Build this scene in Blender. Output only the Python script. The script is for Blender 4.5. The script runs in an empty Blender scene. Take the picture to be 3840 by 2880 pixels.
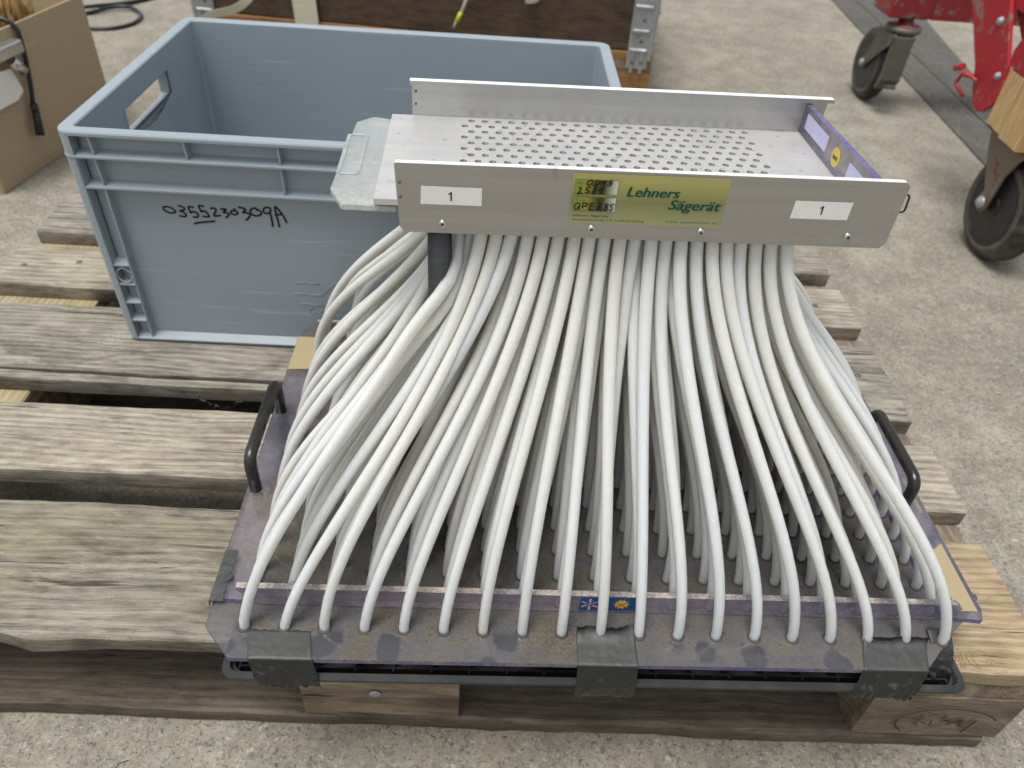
import bpy, bmesh, math, random
import numpy as np
from mathutils import Vector, Matrix, noise as mnoise
C = bpy.context.scene.collection
R = math.radians
rnd = random.Random(7)

# ---------------------------------------------------------------- camera, sky, sun, exposure
def cam_matrix(loc, yaw, pitch, roll):
    Rz = Matrix.Rotation(yaw, 3, 'Z'); Rx = Matrix.Rotation(pitch, 3, 'X')
    base = Matrix(((1, 0, 0), (0, 0, -1), (0, 1, 0)))
    Rr = Matrix.Rotation(roll, 3, 'Z')
    m = (Rz @ Rx @ base @ Rr).to_4x4(); m.translation = loc
    return m
cd = bpy.data.cameras.new('camera'); cam = bpy.data.objects.new('camera', cd); C.objects.link(cam)
cam.matrix_world = cam_matrix((0.08789, -0.34351, 0.74736), -0.03774, -0.70978, 0.07501)
cd.sensor_width = 36; cd.lens = 26.6938; cd.clip_start = .01; cd.clip_end = 200
cd.dof.use_dof = True; cd.dof.focus_distance = .62; cd.dof.aperture_fstop = 7.5
bpy.context.scene.camera = cam

SUN_EL, SUN_AZ = R(76), R(-125)          # azimuth from +Y towards +X
w = bpy.data.worlds.new('World'); bpy.context.scene.world = w; w.use_nodes = True
nt = w.node_tree; bg = nt.nodes['Background']
sky = nt.nodes.new('ShaderNodeTexSky'); sky.sky_type = 'NISHITA'; sky.sun_disc = False
sky.sun_elevation = SUN_EL; sky.sun_rotation = SUN_AZ; sky.dust_density = 4; sky.air_density = 1.2; sky.altitude = 400
hs = nt.nodes.new('ShaderNodeHueSaturation'); hs.inputs['Saturation'].default_value = .22
nt.links.new(sky.outputs[0], hs.inputs['Color']); nt.links.new(hs.outputs[0], bg.inputs[0])
bg.inputs[1].default_value = .085
sl = bpy.data.lights.new('sun', 'SUN'); so = bpy.data.objects.new('sun', sl); C.objects.link(so)
sl.energy = 1.5; sl.angle = R(28); sl.color = (1, .975, .94)
sd = Vector((math.sin(SUN_AZ)*math.cos(SUN_EL), math.cos(SUN_AZ)*math.cos(SUN_EL), math.sin(SUN_EL)))
so.rotation_euler = sd.to_track_quat('Z', 'Y').to_euler()
vs = bpy.context.scene.view_settings
vs.view_transform = 'Standard'; vs.look = 'None'; vs.gamma = 1; vs.exposure = .90
cy = bpy.context.scene.cycles
cy.max_bounces = 14; cy.diffuse_bounces = 8; cy.transparent_max_bounces = 24; cy.transmission_bounces = 8

# ---------------------------------------------------------------- node helpers
class M:
    def __init__(s, name):
        s.m = bpy.data.materials.new(name); s.m.use_nodes = True
        s.t = s.m.node_tree; s.n = s.t.nodes; s.b = s.n['Principled BSDF']; s.out = s.n['Material Output']
        tc = s.n.new('ShaderNodeTexCoord'); s.obj = tc.outputs['Object']
        s.ri = None
    def lk(s, a, b): s.t.links.new(a, b)
    def put(s, sock, v):
        if isinstance(v, bpy.types.NodeSocket): s.lk(v, sock)
        elif v is not None: sock.default_value = v
    def set(s, **k):
        nm = dict(col='Base Color', rough='Roughness', metal='Metallic', spec='Specular IOR Level', coat='Coat Weight', coatr='Coat Roughness', sheen='Sheen Weight', normal='Normal')
        for a, v in k.items():
            if a == 'col' and not isinstance(v, bpy.types.NodeSocket): v = (*v, 1)
            s.put(s.b.inputs[nm[a]], v)
        return s
    def rand(s):
        if s.ri is None: s.ri = s.n.new('ShaderNodeObjectInfo').outputs['Random']
        return s.ri
    def off(s, vec=None, k=37.):
        a = s.n.new('ShaderNodeVectorMath'); a.operation = 'ADD'
        c = s.n.new('ShaderNodeVectorMath'); c.operation = 'SCALE'; c.inputs[0].default_value = (k, k*.7, k*.4)
        s.lk(s.rand(), c.inputs['Scale']); s.lk(vec or s.obj, a.inputs[0]); s.lk(c.outputs[0], a.inputs[1]); return a.outputs[0]
    def mp(s, vec, sc=(1, 1, 1), loc=(0, 0, 0), rot=(0, 0, 0)):
        m = s.n.new('ShaderNodeMapping'); m.inputs['Scale'].default_value = sc; m.inputs['Location'].default_value = loc; m.inputs['Rotation'].default_value = rot
        s.lk(vec, m.inputs['Vector']); return m.outputs[0]
    def noise(s, vec, sc, det=4, rough=.55, dist=0):
        m = s.n.new('ShaderNodeTexNoise'); m.inputs['Scale'].default_value = sc; m.inputs['Detail'].default_value = det
        m.inputs['Roughness'].default_value = rough; m.inputs['Distortion'].default_value = dist; s.lk(vec, m.inputs['Vector']); return m.outputs['Fac']
    def voro(s, vec, sc, feat='F1', out='Distance', r=1):
        m = s.n.new('ShaderNodeTexVoronoi'); m.feature = feat; m.inputs['Scale'].default_value = sc; m.inputs['Randomness'].default_value = r; s.lk(vec, m.inputs['Vector']); return m.outputs[out]
    def wave(s, vec, sc, dist=4, det=3, dsc=1.5, dir='Y', typ='BANDS'):
        m = s.n.new('ShaderNodeTexWave'); m.wave_type = typ
        if typ == 'BANDS': m.bands_direction = dir
        else: m.rings_direction = dir
        m.inputs['Scale'].default_value = sc; m.inputs['Distortion'].default_value = dist; m.inputs['Detail'].default_value = det; m.inputs['Detail Scale'].default_value = dsc
        s.lk(vec, m.inputs['Vector']); return m.outputs['Fac']
    def rr(s, v, a, b, c=0., d=1.):
        m = s.n.new('ShaderNodeMapRange'); m.inputs[1].default_value = a; m.inputs[2].default_value = b; m.inputs[3].default_value = c; m.inputs[4].default_value = d
        s.lk(v, m.inputs[0]); return m.outputs[0]
    def mth(s, op, a, b=None):
        m = s.n.new('ShaderNodeMath'); m.operation = op; s.put(m.inputs[0], a)
        if b is not None: s.put(m.inputs[1], b)
        return m.outputs[0]
    def mix(s, f, a, b, mode='MIX'):
        m = s.n.new('ShaderNodeMix'); m.data_type = 'RGBA'; m.blend_type = mode
        s.put(m.inputs['Factor'], f)
        for sock, v in ((m.inputs['A'], a), (m.inputs['B'], b)):
            pass
        A = [i for i in m.inputs if i.identifier == 'A_Color'][0]; B = [i for i in m.inputs if i.identifier == 'B_Color'][0]
        for sock, v in ((A, a), (B, b)):
            if isinstance(v, bpy.types.NodeSocket): s.lk(v, sock)
            else: sock.default_value = (*v, 1)
        return [o for o in m.outputs if o.identifier == 'Result_Color'][0]
    def bump(s, h, st=.3, dist=.002, prev=None):
        m = s.n.new('ShaderNodeBump'); m.inputs['Strength'].default_value = st; m.inputs['Distance'].default_value = dist; s.lk(h, m.inputs['Height'])
        if prev is not None: s.lk(prev, m.inputs['Normal'])
        return m.outputs[0]
    def sep(s, vec):
        m = s.n.new('ShaderNodeSeparateXYZ'); s.lk(vec, m.inputs[0]); return m.outputs

# ---------------------------------------------------------------- materials
def wood(name, dark, light, gray=(.25, .22, .18), grayf=.4, moss=0, mosscol=(.13, .14, .04), crack=1., knots=True, rough=.85, tanx=None, fine=1.):
    s = M(name); v = s.off()
    wv = s.n.new('ShaderNodeVectorMath'); wv.operation = 'ADD'      # grain lines wander round knots
    nz = s.n.new('ShaderNodeTexNoise'); nz.inputs['Scale'].default_value = 1; nz.inputs['Detail'].default_value = 2; s.lk(s.mp(v, (3.2, 9, 9)), nz.inputs['Vector'])
    sc_ = s.n.new('ShaderNodeVectorMath'); sc_.operation = 'MULTIPLY'; sc_.inputs[1].default_value = (0, .030, .030); s.lk(nz.outputs['Color'], sc_.inputs[0]); s.lk(v, wv.inputs[0]); s.lk(sc_.outputs[0], wv.inputs[1]); vw = wv.outputs[0]
    w1 = s.mp(v, (1.6, 11, 11)); w2 = s.mp(vw, (14, 1300*fine, 1300*fine)); w3 = s.mp(vw, (5, 430*fine, 430*fine))
    rings = s.wave(s.mp(vw, (.2, 1, 1)), 34*fine, 3.5, 3, 2.2, 'Y')
    fg = s.noise(w2, 1, 3, .6); mg = s.noise(w3, 1, 5, .62, .3); big = s.noise(w1, 1.2, 5, .65); blot = s.noise(s.mp(v, (22, 60, 60)), 1, 5, .7)
    t = s.mth('ADD', s.mth('MULTIPLY', rings, .12), s.mth('ADD', s.mth('MULTIPLY', mg, .42), s.mth('ADD', s.mth('MULTIPLY', fg, .42), s.mth('MULTIPLY', blot, .60))))
    t = s.rr(t, .60, .97)
    col = s.mix(t, dark, light)
    col = s.mix(s.mth('MULTIPLY', s.rr(big, .38, .62), grayf), col, s.mix(t, tuple(c*.6 for c in gray), tuple(c*1.25 for c in gray)))
    st = s.rr(s.noise(s.mp(v, (7, 16, 16)), 1, 6, .72, .8), .54, .70); col = s.mix(s.mth('MULTIPLY', st, .72), col, tuple(c*.95 for c in dark))
    st2 = s.rr(s.noise(s.mp(v, (9, 30, 30), (3, 1, 2)), 1, 5, .7, .5), .56, .68); col = s.mix(s.mth('MULTIPLY', st2, .35), col, tuple(min(1, c*1.25) for c in light))
    if tanx:    # fresher wood beyond a place along the board
        x = s.sep(s.obj)[0]; f = s.rr(s.mth('ADD', x, s.mth('MULTIPLY', big, .12)), tanx[0], tanx[1])
        col = s.mix(s.mth('MULTIPLY', f, .8), col, s.mix(t, tanx[2], tanx[3]))
    if moss:
        mo = s.rr(s.noise(s.mp(v, (2.5, 9, 9)), 1.3, 6, .65, .3), .5, .66)
        col = s.mix(s.mth('MULTIPLY', mo, moss), col, s.mix(fg, mosscol, tuple(min(1, c*1.9) for c in mosscol)))
    if knots:
        kd = s.voro(s.mp(v, (3.2, 8.5, 8.5)), 1, r=1.)
        k = s.rr(s.mth('ADD', kd, s.mth('MULTIPLY', blot, .12)), .225, .12)
        col = s.mix(s.mth('MULTIPLY', k, .75), col, tuple(c*.55 for c in dark))
    ck = s.rr(s.noise(s.mp(vw, (4.5, 170, 170)), 1, 3, .55, .2), .335, .30)
    col = s.mix(s.mth('MULTIPLY', ck, .8*crack), col, (.03, .024, .018))
    sp = s.rr(s.noise(v, 420, 2, .5), .66, .72); col = s.mix(s.mth('MULTIPLY', sp, .45), col, tuple(c*.5 for c in dark))
    s.set(col=col, rough=rough, spec=.25)
    h = s.mth('SUBTRACT', s.mth('ADD', s.mth('MULTIPLY', mg, 1.), s.mth('MULTIPLY', fg, .8)), s.mth('MULTIPLY', ck, 1.2))
    s.set(normal=s.bump(h, .75, .0007)); return s.m

def concrete(name, a, b, blot=.5):
    s = M(name); o = s.obj
    big = s.noise(o, 2.3, 6, .62); mid = s.noise(o, 14, 6, .62); mot = s.noise(o, 75, 5, .65)
    col = s.mix(s.rr(mid, .30, .72), a, b)
    col = s.mix(s.mth('MULTIPLY', s.rr(big, .46, .66), blot*1.5), col, tuple(c*.7 for c in a))
    col = s.mix(s.mth('MULTIPLY', s.rr(mot, .52, .66), .35), col, tuple(min(1, c*1.28) for c in b))
    col = s.mix(s.mth('MULTIPLY', s.rr(mot, .46, .34), .35), col, tuple(c*.6 for c in a))
    # aggregate grains of uneven shape and tone
    f1 = s.noise(o, 330, 3, .7, .6); f2 = s.noise(s.mp(o, (1, 1, 1), (7, 3, 1)), 210, 4, .7, .8); f3 = s.noise(s.mp(o, (1, 1, 1), (2, 9, 4)), 120, 3, .6, .5)
    col = s.mix(s.mth('MULTIPLY', s.rr(f1, .54, .64), .5), col, (.10, .085, .065))
    col = s.mix(s.mth('MULTIPLY', s.rr(f2, .57, .63), .85), col, (.085, .075, .062))
    col = s.mix(s.mth('MULTIPLY', s.rr(f2, .41, .35), .6), col, (.52, .48, .41))
    col = s.mix(s.mth('MULTIPLY', s.rr(f3, .61, .65), .7), col, (.13, .13, .115))
    vd = f1
    rust = s.rr(s.noise(o, 13, 5, .7), .56, .70); col = s.mix(s.mth('MULTIPLY', rust, .4), col, (.22, .14, .08))
    s.set(col=col, rough=.92, spec=.2)
    h = s.mth('ADD', s.mth('MULTIPLY', mot, 1.), s.mth('MULTIPLY', vd, .4)); s.set(normal=s.bump(h, .6, .003)); return s.m

def plastic(name, col, rough=.45, var=.08, dust=0, bump=.1, spec=.4):
    s = M(name); n1 = s.noise(s.obj, 6, 5, .6); n2 = s.noise(s.obj, 160, 3, .6)
    c = s.mix(s.mth('MULTIPLY', s.rr(n1, .35, .7), var*4), col, tuple(x*.72 for x in col))
    if dust: c = s.mix(s.mth('MULTIPLY', s.rr(s.noise(s.obj, 22, 6, .7), .45, .7), dust), c, (.33, .29, .23))
    scr = s.rr(s.noise(s.mp(s.obj, (6, 90, 140), rot=(0, .12, .3)), 1, 3, .6), .64, .70)
    c = s.mix(s.mth('MULTIPLY', scr, .4), c, tuple(min(1, x*1.35+.03) for x in col))
    s.set(col=c, rough=s.rr(n1, .3, .7, rough-.07, rough+.1), spec=spec); s.set(normal=s.bump(n2, bump, .0006 if not 'tape' in name else .0015)); return s.m

def metal(name, col, rough=.35, metallic=.9, dirt=.3, dirtcol=(.16, .14, .12), streak=(2, 120, 120), scratch=.4):
    s = M(name); st = s.noise(s.mp(s.obj, streak), 1, 4, .6); n = s.noise(s.obj, 24, 6, .65); f = s.noise(s.obj, 140, 4, .6)
    c = s.mix(s.rr(st, .35, .65), tuple(x*.9 for x in col), col)
    d = s.mth('MULTIPLY', s.rr(n, .48, .68), dirt); c = s.mix(d, c, dirtcol)
    d2 = s.mth('MULTIPLY', s.rr(f, .64, .7), dirt); c = s.mix(d2, c, tuple(x*.4 for x in dirtcol))
    sc = s.mth('MULTIPLY', s.rr(s.noise(s.mp(s.obj, (140, 6, 9), rot=(0, .25, .1)), 1, 2, .5), .70, .73), scratch); c = s.mix(sc, c, tuple(x*.35 for x in col))
    s.set(col=c, rough=s.rr(n, .3, .7, rough-.06, rough+.14), metal=s.rr(d, 0, .6, metallic, metallic*.6)); s.set(normal=s.bump(st, .12, .0004)); return s.m

def clear(name, tint, haze, hazecol, dust=0., dustcol=(.2, .17, .13), rough=.12, spots=False, bare=0.):
    """clear plastic sheet: tinted see-through mixed with a hazy film and dust"""
    s = M(name); s.n.remove(s.b)
    tb = s.n.new('ShaderNodeBsdfTransparent'); tb.inputs[0].default_value = (*tint, 1)
    df = s.n.new('ShaderNodeBsdfDiffuse')
    big = s.noise(s.obj, 13, 5, .62, .5); mid = s.noise(s.obj, 60, 5, .7); fine = s.noise(s.obj, 420, 3, .7)
    dv = s.mth('ADD', s.mth('MULTIPLY', big, .55), s.mth('ADD', s.mth('MULTIPLY', mid, .3), s.mth('MULTIPLY', fine, .25)))
    dm = s.rr(dv, .45, .60)
    if spots:   # wiped, dust free patches
        wob = s.noise(s.obj, 48, 3, .5); vv = s.mth('ADD', s.voro(s.mp(s.obj, (1, .9, 1)), 30), s.mth('MULTIPLY', wob, .55))
        cl = s.rr(vv, .66, .57); fr_y = s.rr(s.sep(s.obj)[1], .004, -.004)
        keep = s.mth('SUBTRACT', 1, s.mth('MULTIPLY', cl, s.mth('ADD', s.mth('MULTIPLY', fr_y, .62), .28)))
        dm = s.mth('MULTIPLY', s.mth('MAXIMUM', dm, s.rr(mid, .3, .7, .52, .78)), keep)
        dustcol = tuple(x for x in dustcol)
    a = s.mth('ADD', haze, s.mth('MULTIPLY', dm, dust)); a = s.mth('MINIMUM', a, .97)
    dc = s.mix(dm, hazecol, s.mix(s.rr(s.mth('ADD', s.mth('MULTIPLY', fine, .6), s.mth('MULTIPLY', mid, .4)), .38, .62), dustcol, tuple(x*2.1 for x in dustcol)))
    s.lk(dc, df.inputs[0])
    mx = s.n.new('ShaderNodeMixShader'); s.lk(a, mx.inputs[0]); s.lk(tb.outputs[0], mx.inputs[1]); s.lk(df.outputs[0], mx.inputs[2])
    gl = s.n.new('ShaderNodeBsdfGlossy'); s.put(gl.inputs['Roughness'], s.rr(mid, .3, .7, rough, rough+.15)); fr = s.n.new('ShaderNodeFresnel'); fr.inputs[0].default_value = 1.6
    gf = s.mth('MULTIPLY', fr.outputs[0], s.rr(dm, 0, 1, .9, .25)); m2 = s.n.new('ShaderNodeMixShader')
    s.lk(gf, m2.inputs[0]); s.lk(mx.outputs[0], m2.inputs[1]); s.lk(gl.outputs[0], m2.inputs[2]); s.lk(m2.outputs[0], s.out.inputs[0])
    return s.m

def silicone():
    s = M('silicone_tube'); v = s.off(); n = s.noise(s.mp(v, (30, 30, 30)), 1, 4, .6); d = s.noise(s.mp(v, (90, 90, 40)), 1, 5, .7)
    c = s.mix(s.rr(n, .35, .7), (.735, .725, .66), (.75, .74, .68)); c = s.mix(s.mth('MULTIPLY', s.rand(), .6), c, (.69, .63, .52))
    c = s.mix(s.mth('MULTIPLY', s.rr(d, .58, .75), .25), c, (.55, .50, .42))
    s.set(col=c, rough=s.rr(d, .3, .7, .26, .42), spec=.45)
    s.b.inputs['Subsurface Weight'].default_value = 1; s.b.inputs['Subsurface Radius'].default_value = (1., .88, .70); s.b.inputs['Subsurface Scale'].default_value = .018
    s.b.inputs['Subsurface Anisotropy'].default_value = .5; s.b.inputs['Coat Weight'].default_value = .25; s.b.inputs['Coat Roughness'].default_value = .18
    return s.m

def flat(name, col, rough=.6, metal_=0., spec=.3):
    s = M(name); n = s.noise(s.obj, 300, 2); c = s.mix(s.mth('MULTIPLY', n, .25), col, tuple(x*.7 for x in col)); s.set(col=c, rough=rough, metal=metal_, spec=spec); return s.m

def paint_worn(name, col, under, wear=.6, rough=.45):
    s = M(name); n = s.noise(s.obj, 26, 6, .72); n2 = s.noise(s.obj, 5, 5, .6)
    c = s.mix(s.mth('MULTIPLY', s.rr(n2, .35, .7), .4), col, tuple(x*.7 for x in col))
    wv = s.mth('MULTIPLY', s.rr(n, .64-.12*wear, .67-.12*wear), 1.); c = s.mix(wv, c, s.mix(n2, under, tuple(x*1.8 for x in under)))
    s.set(col=c, rough=rough, spec=.4); s.set(normal=s.bump(s.mth('SUBTRACT', 1, wv), .3, .0008)); return s.m

MT = {}
MT['wood_gray'] = wood('weathered_wood_gray', (.075, .066, .053), (.375, .34, .275), (.29, .272, .235), .5, .10)
MT['wood_pale'] = wood('weathered_wood_pale', (.11, .09, .066), (.46, .405, .315), (.37, .34, .28), .45, .2, (.16, .15, .07))
MT['wood_front'] = wood('weathered_wood_front', (.066, .056, .043), (.36, .318, .245), (.26, .238, .195), .45, .35, (.12, .112, .045), tanx=(.33, .46, (.22, .15, .085), (.50, .385, .24)))
MT['wood_tan'] = wood('wood_tan', (.13, .095, .065), (.40, .31, .215), (.28, .235, .17), .35, 0, fine=.55)
MT['wood_yellow'] = wood('wood_yellow', (.22, .17, .09), (.46, .38, .23), (.36, .32, .22), .4, .3, (.24, .21, .08))
MT['wood_dark'] = wood('wood_dark', (.06, .046, .033), (.185, .148, .11), (.13, .11, .085), .5, .25, (.04, .036, .024))
MT['wood_block'] = wood('wood_block', (.10, .074, .052), (.32, .25, .18), (.2, .165, .125), .4, 0)
MT['wood_brown'] = wood('wood_brown', (.045, .028, .018), (.115, .075, .05), (.085, .06, .045), .5, 0, crack=.7)
MT['wood_orange'] = wood('wood_orange', (.22, .11, .04), (.40, .22, .09), (.3, .18, .09), .3, 0)
MT['wood_new'] = wood('wood_new', (.38, .24, .10), (.62, .44, .22), (.5, .38, .22), .3, 0, crack=.15)
MT['endgrain'] = wood('end_grain', (.09, .065, .045), (.30, .24, .17), (.15, .12, .09), .4, 0, fine=.4)
MT['concrete'] = concrete('concrete', (.205, .187, .148), (.345, .317, .255), .3)
MT['asphalt'] = concrete('dark_strip', (.070, .070, .065), (.105, .105, .097), .3)
MT['crate'] = plastic('blue_grey_plastic', (.272, .318, .352), .38, .05, 0, .12)
MT['tray'] = plastic('dark_grey_plastic', (.020, .022, .024), .5, .1, .08)
MT['black'] = plastic('black_plastic', (.014, .014, .015), .35, .05, .04)
MT['rod'] = plastic('black_coated_rod', (.013, .012, .011), .22, .05, .03, .02, .6)
MT['leg'] = plastic('dark_pvc', (.028, .031, .032), .38, .05, .05)
MT['alu'] = metal('brushed_aluminium', (.50, .50, .49), .30, .88, .16, (.30, .28, .25), (3, 160, 160), .25)
MT['alu_edge'] = metal('sky_bright_edge', (.93, .93, .92), .45, .35, .12, (.5, .5, .48))  # lighter copy of the rail aluminium; sky reflection on the edges put into colour
MT['alu_plate'] = metal('scuffed_aluminium_plate', (.70, .695, .675), .34, .6, .55, (.40, .38, .33), (5, 70, 70), .12)
MT['alu_dark'] = metal('hole_wall', (.15, .14, .125), .5, .1, .3, (.1, .09, .08), (60, 60, 1), 0)  # wall colour darkened to hold the shade inside the holes
MT['screw'] = metal('zinc_screw', (.62, .62, .60), .25, .95, .2)
MT['galv'] = metal('galvanised_steel', (.42, .44, .45), .45, .6, .5, (.16, .15, .13))
MT['steel_dirty'] = metal('dirty_steel', (.13, .125, .10), .5, .35, .6, (.07, .06, .045))
MT['clear'] = clear('clear_sheet', (.87, .86, .94), .11, (.42, .42, .52), .10, (.26, .23, .19), .05)
MT['under'] = clear('sheet_underside', (.9, .9, .94), .02, (.3, .3, .34), .0, (.26, .23, .19), .05)
MT['base_dusty'] = clear('dusty_clear_sheet', (.66, .66, .72),   .19, (.21, .21, .24), .80, (.066, .059, .048), .05, True)  # lavender haze colour also stands in for sky reflected in the clear areas
MT['divider'] = clear('tinted_divider', (.80, .77, .89), .22, (.40, .375, .49), .12, (.27, .245, .26), .08)
MT['stop'] = clear('tinted_end_stop', (.88, .86, .93), .15, (.40, .37, .42), .08, (.27, .245, .24), .06)
MT['dust_top'] = clear('dusty_divider_edge', (.6, .58, .7), .5, (.26, .24, .25), .5, (.24, .21, .19), .2)
MT['edge'] = clear('violet_sheet_edge', (.22, .18, .55), .45, (.17, .15, .44), .1, (.2, .17, .2), .1)
MT['frost'] = clear('frosted_shutter', (.86, .90, .90), .36, (.62, .68, .68), .03, (.40, .39, .36), .2)
MT['tube'] = silicone(); MT['bore'] = flat('tube_bore', (.60, .645, .66), .5)
MT['tape'] = plastic('dark_duct_tape', (.026, .030, .028), .36, .12, .09, .6, .5)
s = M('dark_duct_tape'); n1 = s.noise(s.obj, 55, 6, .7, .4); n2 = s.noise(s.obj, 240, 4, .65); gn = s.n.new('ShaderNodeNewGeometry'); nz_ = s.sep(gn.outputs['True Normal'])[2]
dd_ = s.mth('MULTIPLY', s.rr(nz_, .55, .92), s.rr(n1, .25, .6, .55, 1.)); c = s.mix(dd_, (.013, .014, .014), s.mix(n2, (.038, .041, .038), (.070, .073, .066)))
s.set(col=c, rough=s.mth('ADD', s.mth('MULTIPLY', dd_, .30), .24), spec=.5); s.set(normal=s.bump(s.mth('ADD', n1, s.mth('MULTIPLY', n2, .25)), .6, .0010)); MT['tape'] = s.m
MT['paper'] = flat('white_label', (.80, .80, .76), .5)
MT['ink'] = flat('black_ink', (.008, .008, .01), .5)
MT['tan_paper'] = flat('tan_film', (.36, .29, .17), .5)
MT['green'] = flat('green_print', (.004, .085, .06), .5, 0, .1)
MT['olive'] = flat('olive_print', (.10, .12, .03), .4)
MT['yellow'] = flat('yellow_dot', (.62, .48, .09), .5)
MT['lilac'] = flat('lilac_label', (.50, .50, .72), .5)
MT['blue'] = flat('blue_sticker', (.012, .085, .25), .35)
MT['white'] = flat('white_print', (.78, .78, .78), .4)
MT['sunny'] = flat('sun_print', (.70, .48, .06), .4)
MT['red_ink'] = flat('red_ink', (.38, .02, .04), .4)
MT['rubber'] = plastic('black_rubber', (.016, .016, .015), .5, .1, .28, .3)
MT['red'] = paint_worn('red_paint', (.36, .018, .024), (.16, .09, .07), .75)
MT['red_worn'] = paint_worn('worn_red_paint', (.24, .02, .022), (.12, .10, .075), .75)
MT['fork'] = paint_worn('dirty_red_fork', (.22, .03, .028), (.115, .095, .07), 2.1)
MT['cardboard'] = plastic('brown_cardboard', (.42, .33, .215), .85, .05, 0, .2, .1)
MT['soil'] = plastic('dry_soil', (.085, .072, .055), .9, .2, 0, .3)
MT['tyre_dust'] = plastic('dusty_sidewall', (.085, .075, .058), .8, .2, .2, .3)
MT['strap'] = plastic('cream_webbing', (.52, .50, .38), .8, .05, 0, .3, .1)
MT['yel_tape'] = flat('yellow_tape', (.65, .62, .05), .5)
MT['wire'] = flat('dark_wire', (.05, .04, .035), .35, .6)
MT['hair'] = flat('tan_bristle', (.32, .20, .08), .7)
MT['stone'] = plastic('grey_pebble', (.16, .15, .13), .8, .2, 0, .3)
MT['twig'] = flat('dry_twig', (.05, .038, .026), .8)
MT['web'] = flat('cobweb_fluff', (.09, .082, .07), .9)
# plate of the maker: brushed gold fading up and down, as printed
s = M('gold_label'); z = s.sep(s.obj)[2]
c = s.mix(s.rr(z, .478, .497), (.36, .36, .19), (.23, .235, .09)); c = s.mix(s.rr(z, .497, .513), c, (.42, .39, .13)); s.set(col=c, rough=.4, metal=.15, coat=.3); MT['gold'] = s.m
s = M('gold_field'); x = s.sep(s.obj)[0]
c = s.mix(s.rr(x, .1255, .133), (.22, .38, .05), (.36, .32, .06)); c = s.mix(s.rr(x, .134, .143), c, (.055, .06, .02)); c = s.mix(s.rr(x, .1465, .1555), c, (.70, .72, .62)); s.set(col=c, rough=.3, metal=.3); MT['field'] = s.m

# pen strokes traced on their own surfaces (metres)
C_STROKES=[[[-0.2801,0.3281],[-0.2773,0.3285],[-0.2736,0.3274],[-0.2705,0.3252],[-0.2693,0.3228],[-0.2706,0.3214],[-0.2747,0.3207],[-0.2786,0.3214],[-0.2812,0.3236],[-0.2823,0.3264],[-0.2816,0.3278],[-0.2792,0.3285]],[[-0.2653,0.3301],[-0.2624,0.3299],[-0.2593,0.3285],[-0.2585,0.3268],[-0.2601,0.3252],[-0.2648,0.3242],[-0.2638,0.3236],[-0.2605,0.3225],[-0.2586,0.3202],[-0.2586,0.3184],[-0.2601,0.3172],[-0.2632,0.3172],[-0.2664,0.3181]],[[-0.248,0.329],[-0.251,0.3295],[-0.254,0.3302],[-0.254,0.3275],[-0.2535,0.3245],[-0.2531,0.3219],[-0.2511,0.3237],[-0.2486,0.3241],[-0.2462,0.3223],[-0.2447,0.3202],[-0.246,0.3178],[-0.2485,0.317],[-0.2518,0.3175]],[[-0.2365,0.3308],[-0.2399,0.3317],[-0.2426,0.332],[-0.242,0.3292],[-0.2413,0.3253],[-0.241,0.3237],[-0.2388,0.3254],[-0.2368,0.3258],[-0.2349,0.3234],[-0.2335,0.3204],[-0.233,0.3189],[-0.2355,0.3183],[-0.2406,0.3189]],[[-0.2303,0.3286],[-0.2273,0.3299],[-0.225,0.3294],[-0.224,0.3277],[-0.2256,0.3245],[-0.2274,0.3221],[-0.2281,0.3199],[-0.2248,0.3201],[-0.2198,0.3213]],[[-0.2192,0.3286],[-0.2159,0.3293],[-0.213,0.3292],[-0.2134,0.3279],[-0.2162,0.3259],[-0.217,0.3248],[-0.2144,0.3247],[-0.2117,0.3242],[-0.2105,0.3232],[-0.2119,0.3213],[-0.2143,0.3189],[-0.2154,0.3195]],[[-0.2043,0.3307],[-0.2032,0.3287],[-0.2016,0.3269],[-0.2005,0.3252],[-0.2022,0.3235],[-0.2051,0.3229],[-0.2077,0.3238],[-0.2087,0.3257],[-0.2074,0.3274],[-0.205,0.328],[-0.2026,0.3277]],[[-0.2519,0.3087],[-0.2492,0.3102],[-0.2401,0.3117],[-0.2277,0.3136]],[[-0.1994,0.3325],[-0.1967,0.3322],[-0.1933,0.3314],[-0.1911,0.3302],[-0.193,0.3283],[-0.1958,0.3259],[-0.1926,0.3263],[-0.1887,0.3257],[-0.1872,0.3238],[-0.1892,0.3205],[-0.1932,0.3167]],[[-0.1794,0.3291],[-0.1787,0.3309],[-0.1801,0.3324],[-0.1824,0.3325],[-0.1855,0.3307],[-0.187,0.3278],[-0.1864,0.3252],[-0.1836,0.3231],[-0.1796,0.3231],[-0.1758,0.3245],[-0.1742,0.3268],[-0.1754,0.3294],[-0.1783,0.331]],[[-0.1635,0.3323],[-0.1656,0.3342],[-0.1683,0.3342],[-0.1712,0.3323],[-0.1722,0.3296],[-0.1713,0.3274],[-0.1691,0.3265],[-0.1666,0.3271],[-0.1643,0.3292],[-0.1635,0.3319]],[[-0.1655,0.3291],[-0.1646,0.3248],[-0.1643,0.319],[-0.1641,0.3136],[-0.1651,0.3103]],[[-0.1569,0.3099],[-0.1574,0.3167],[-0.1584,0.3265],[-0.159,0.3361],[-0.1572,0.3349],[-0.1535,0.3299],[-0.1504,0.3239],[-0.1479,0.3159]],[[-0.1602,0.325],[-0.1561,0.326],[-0.1512,0.3269]]]
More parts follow.
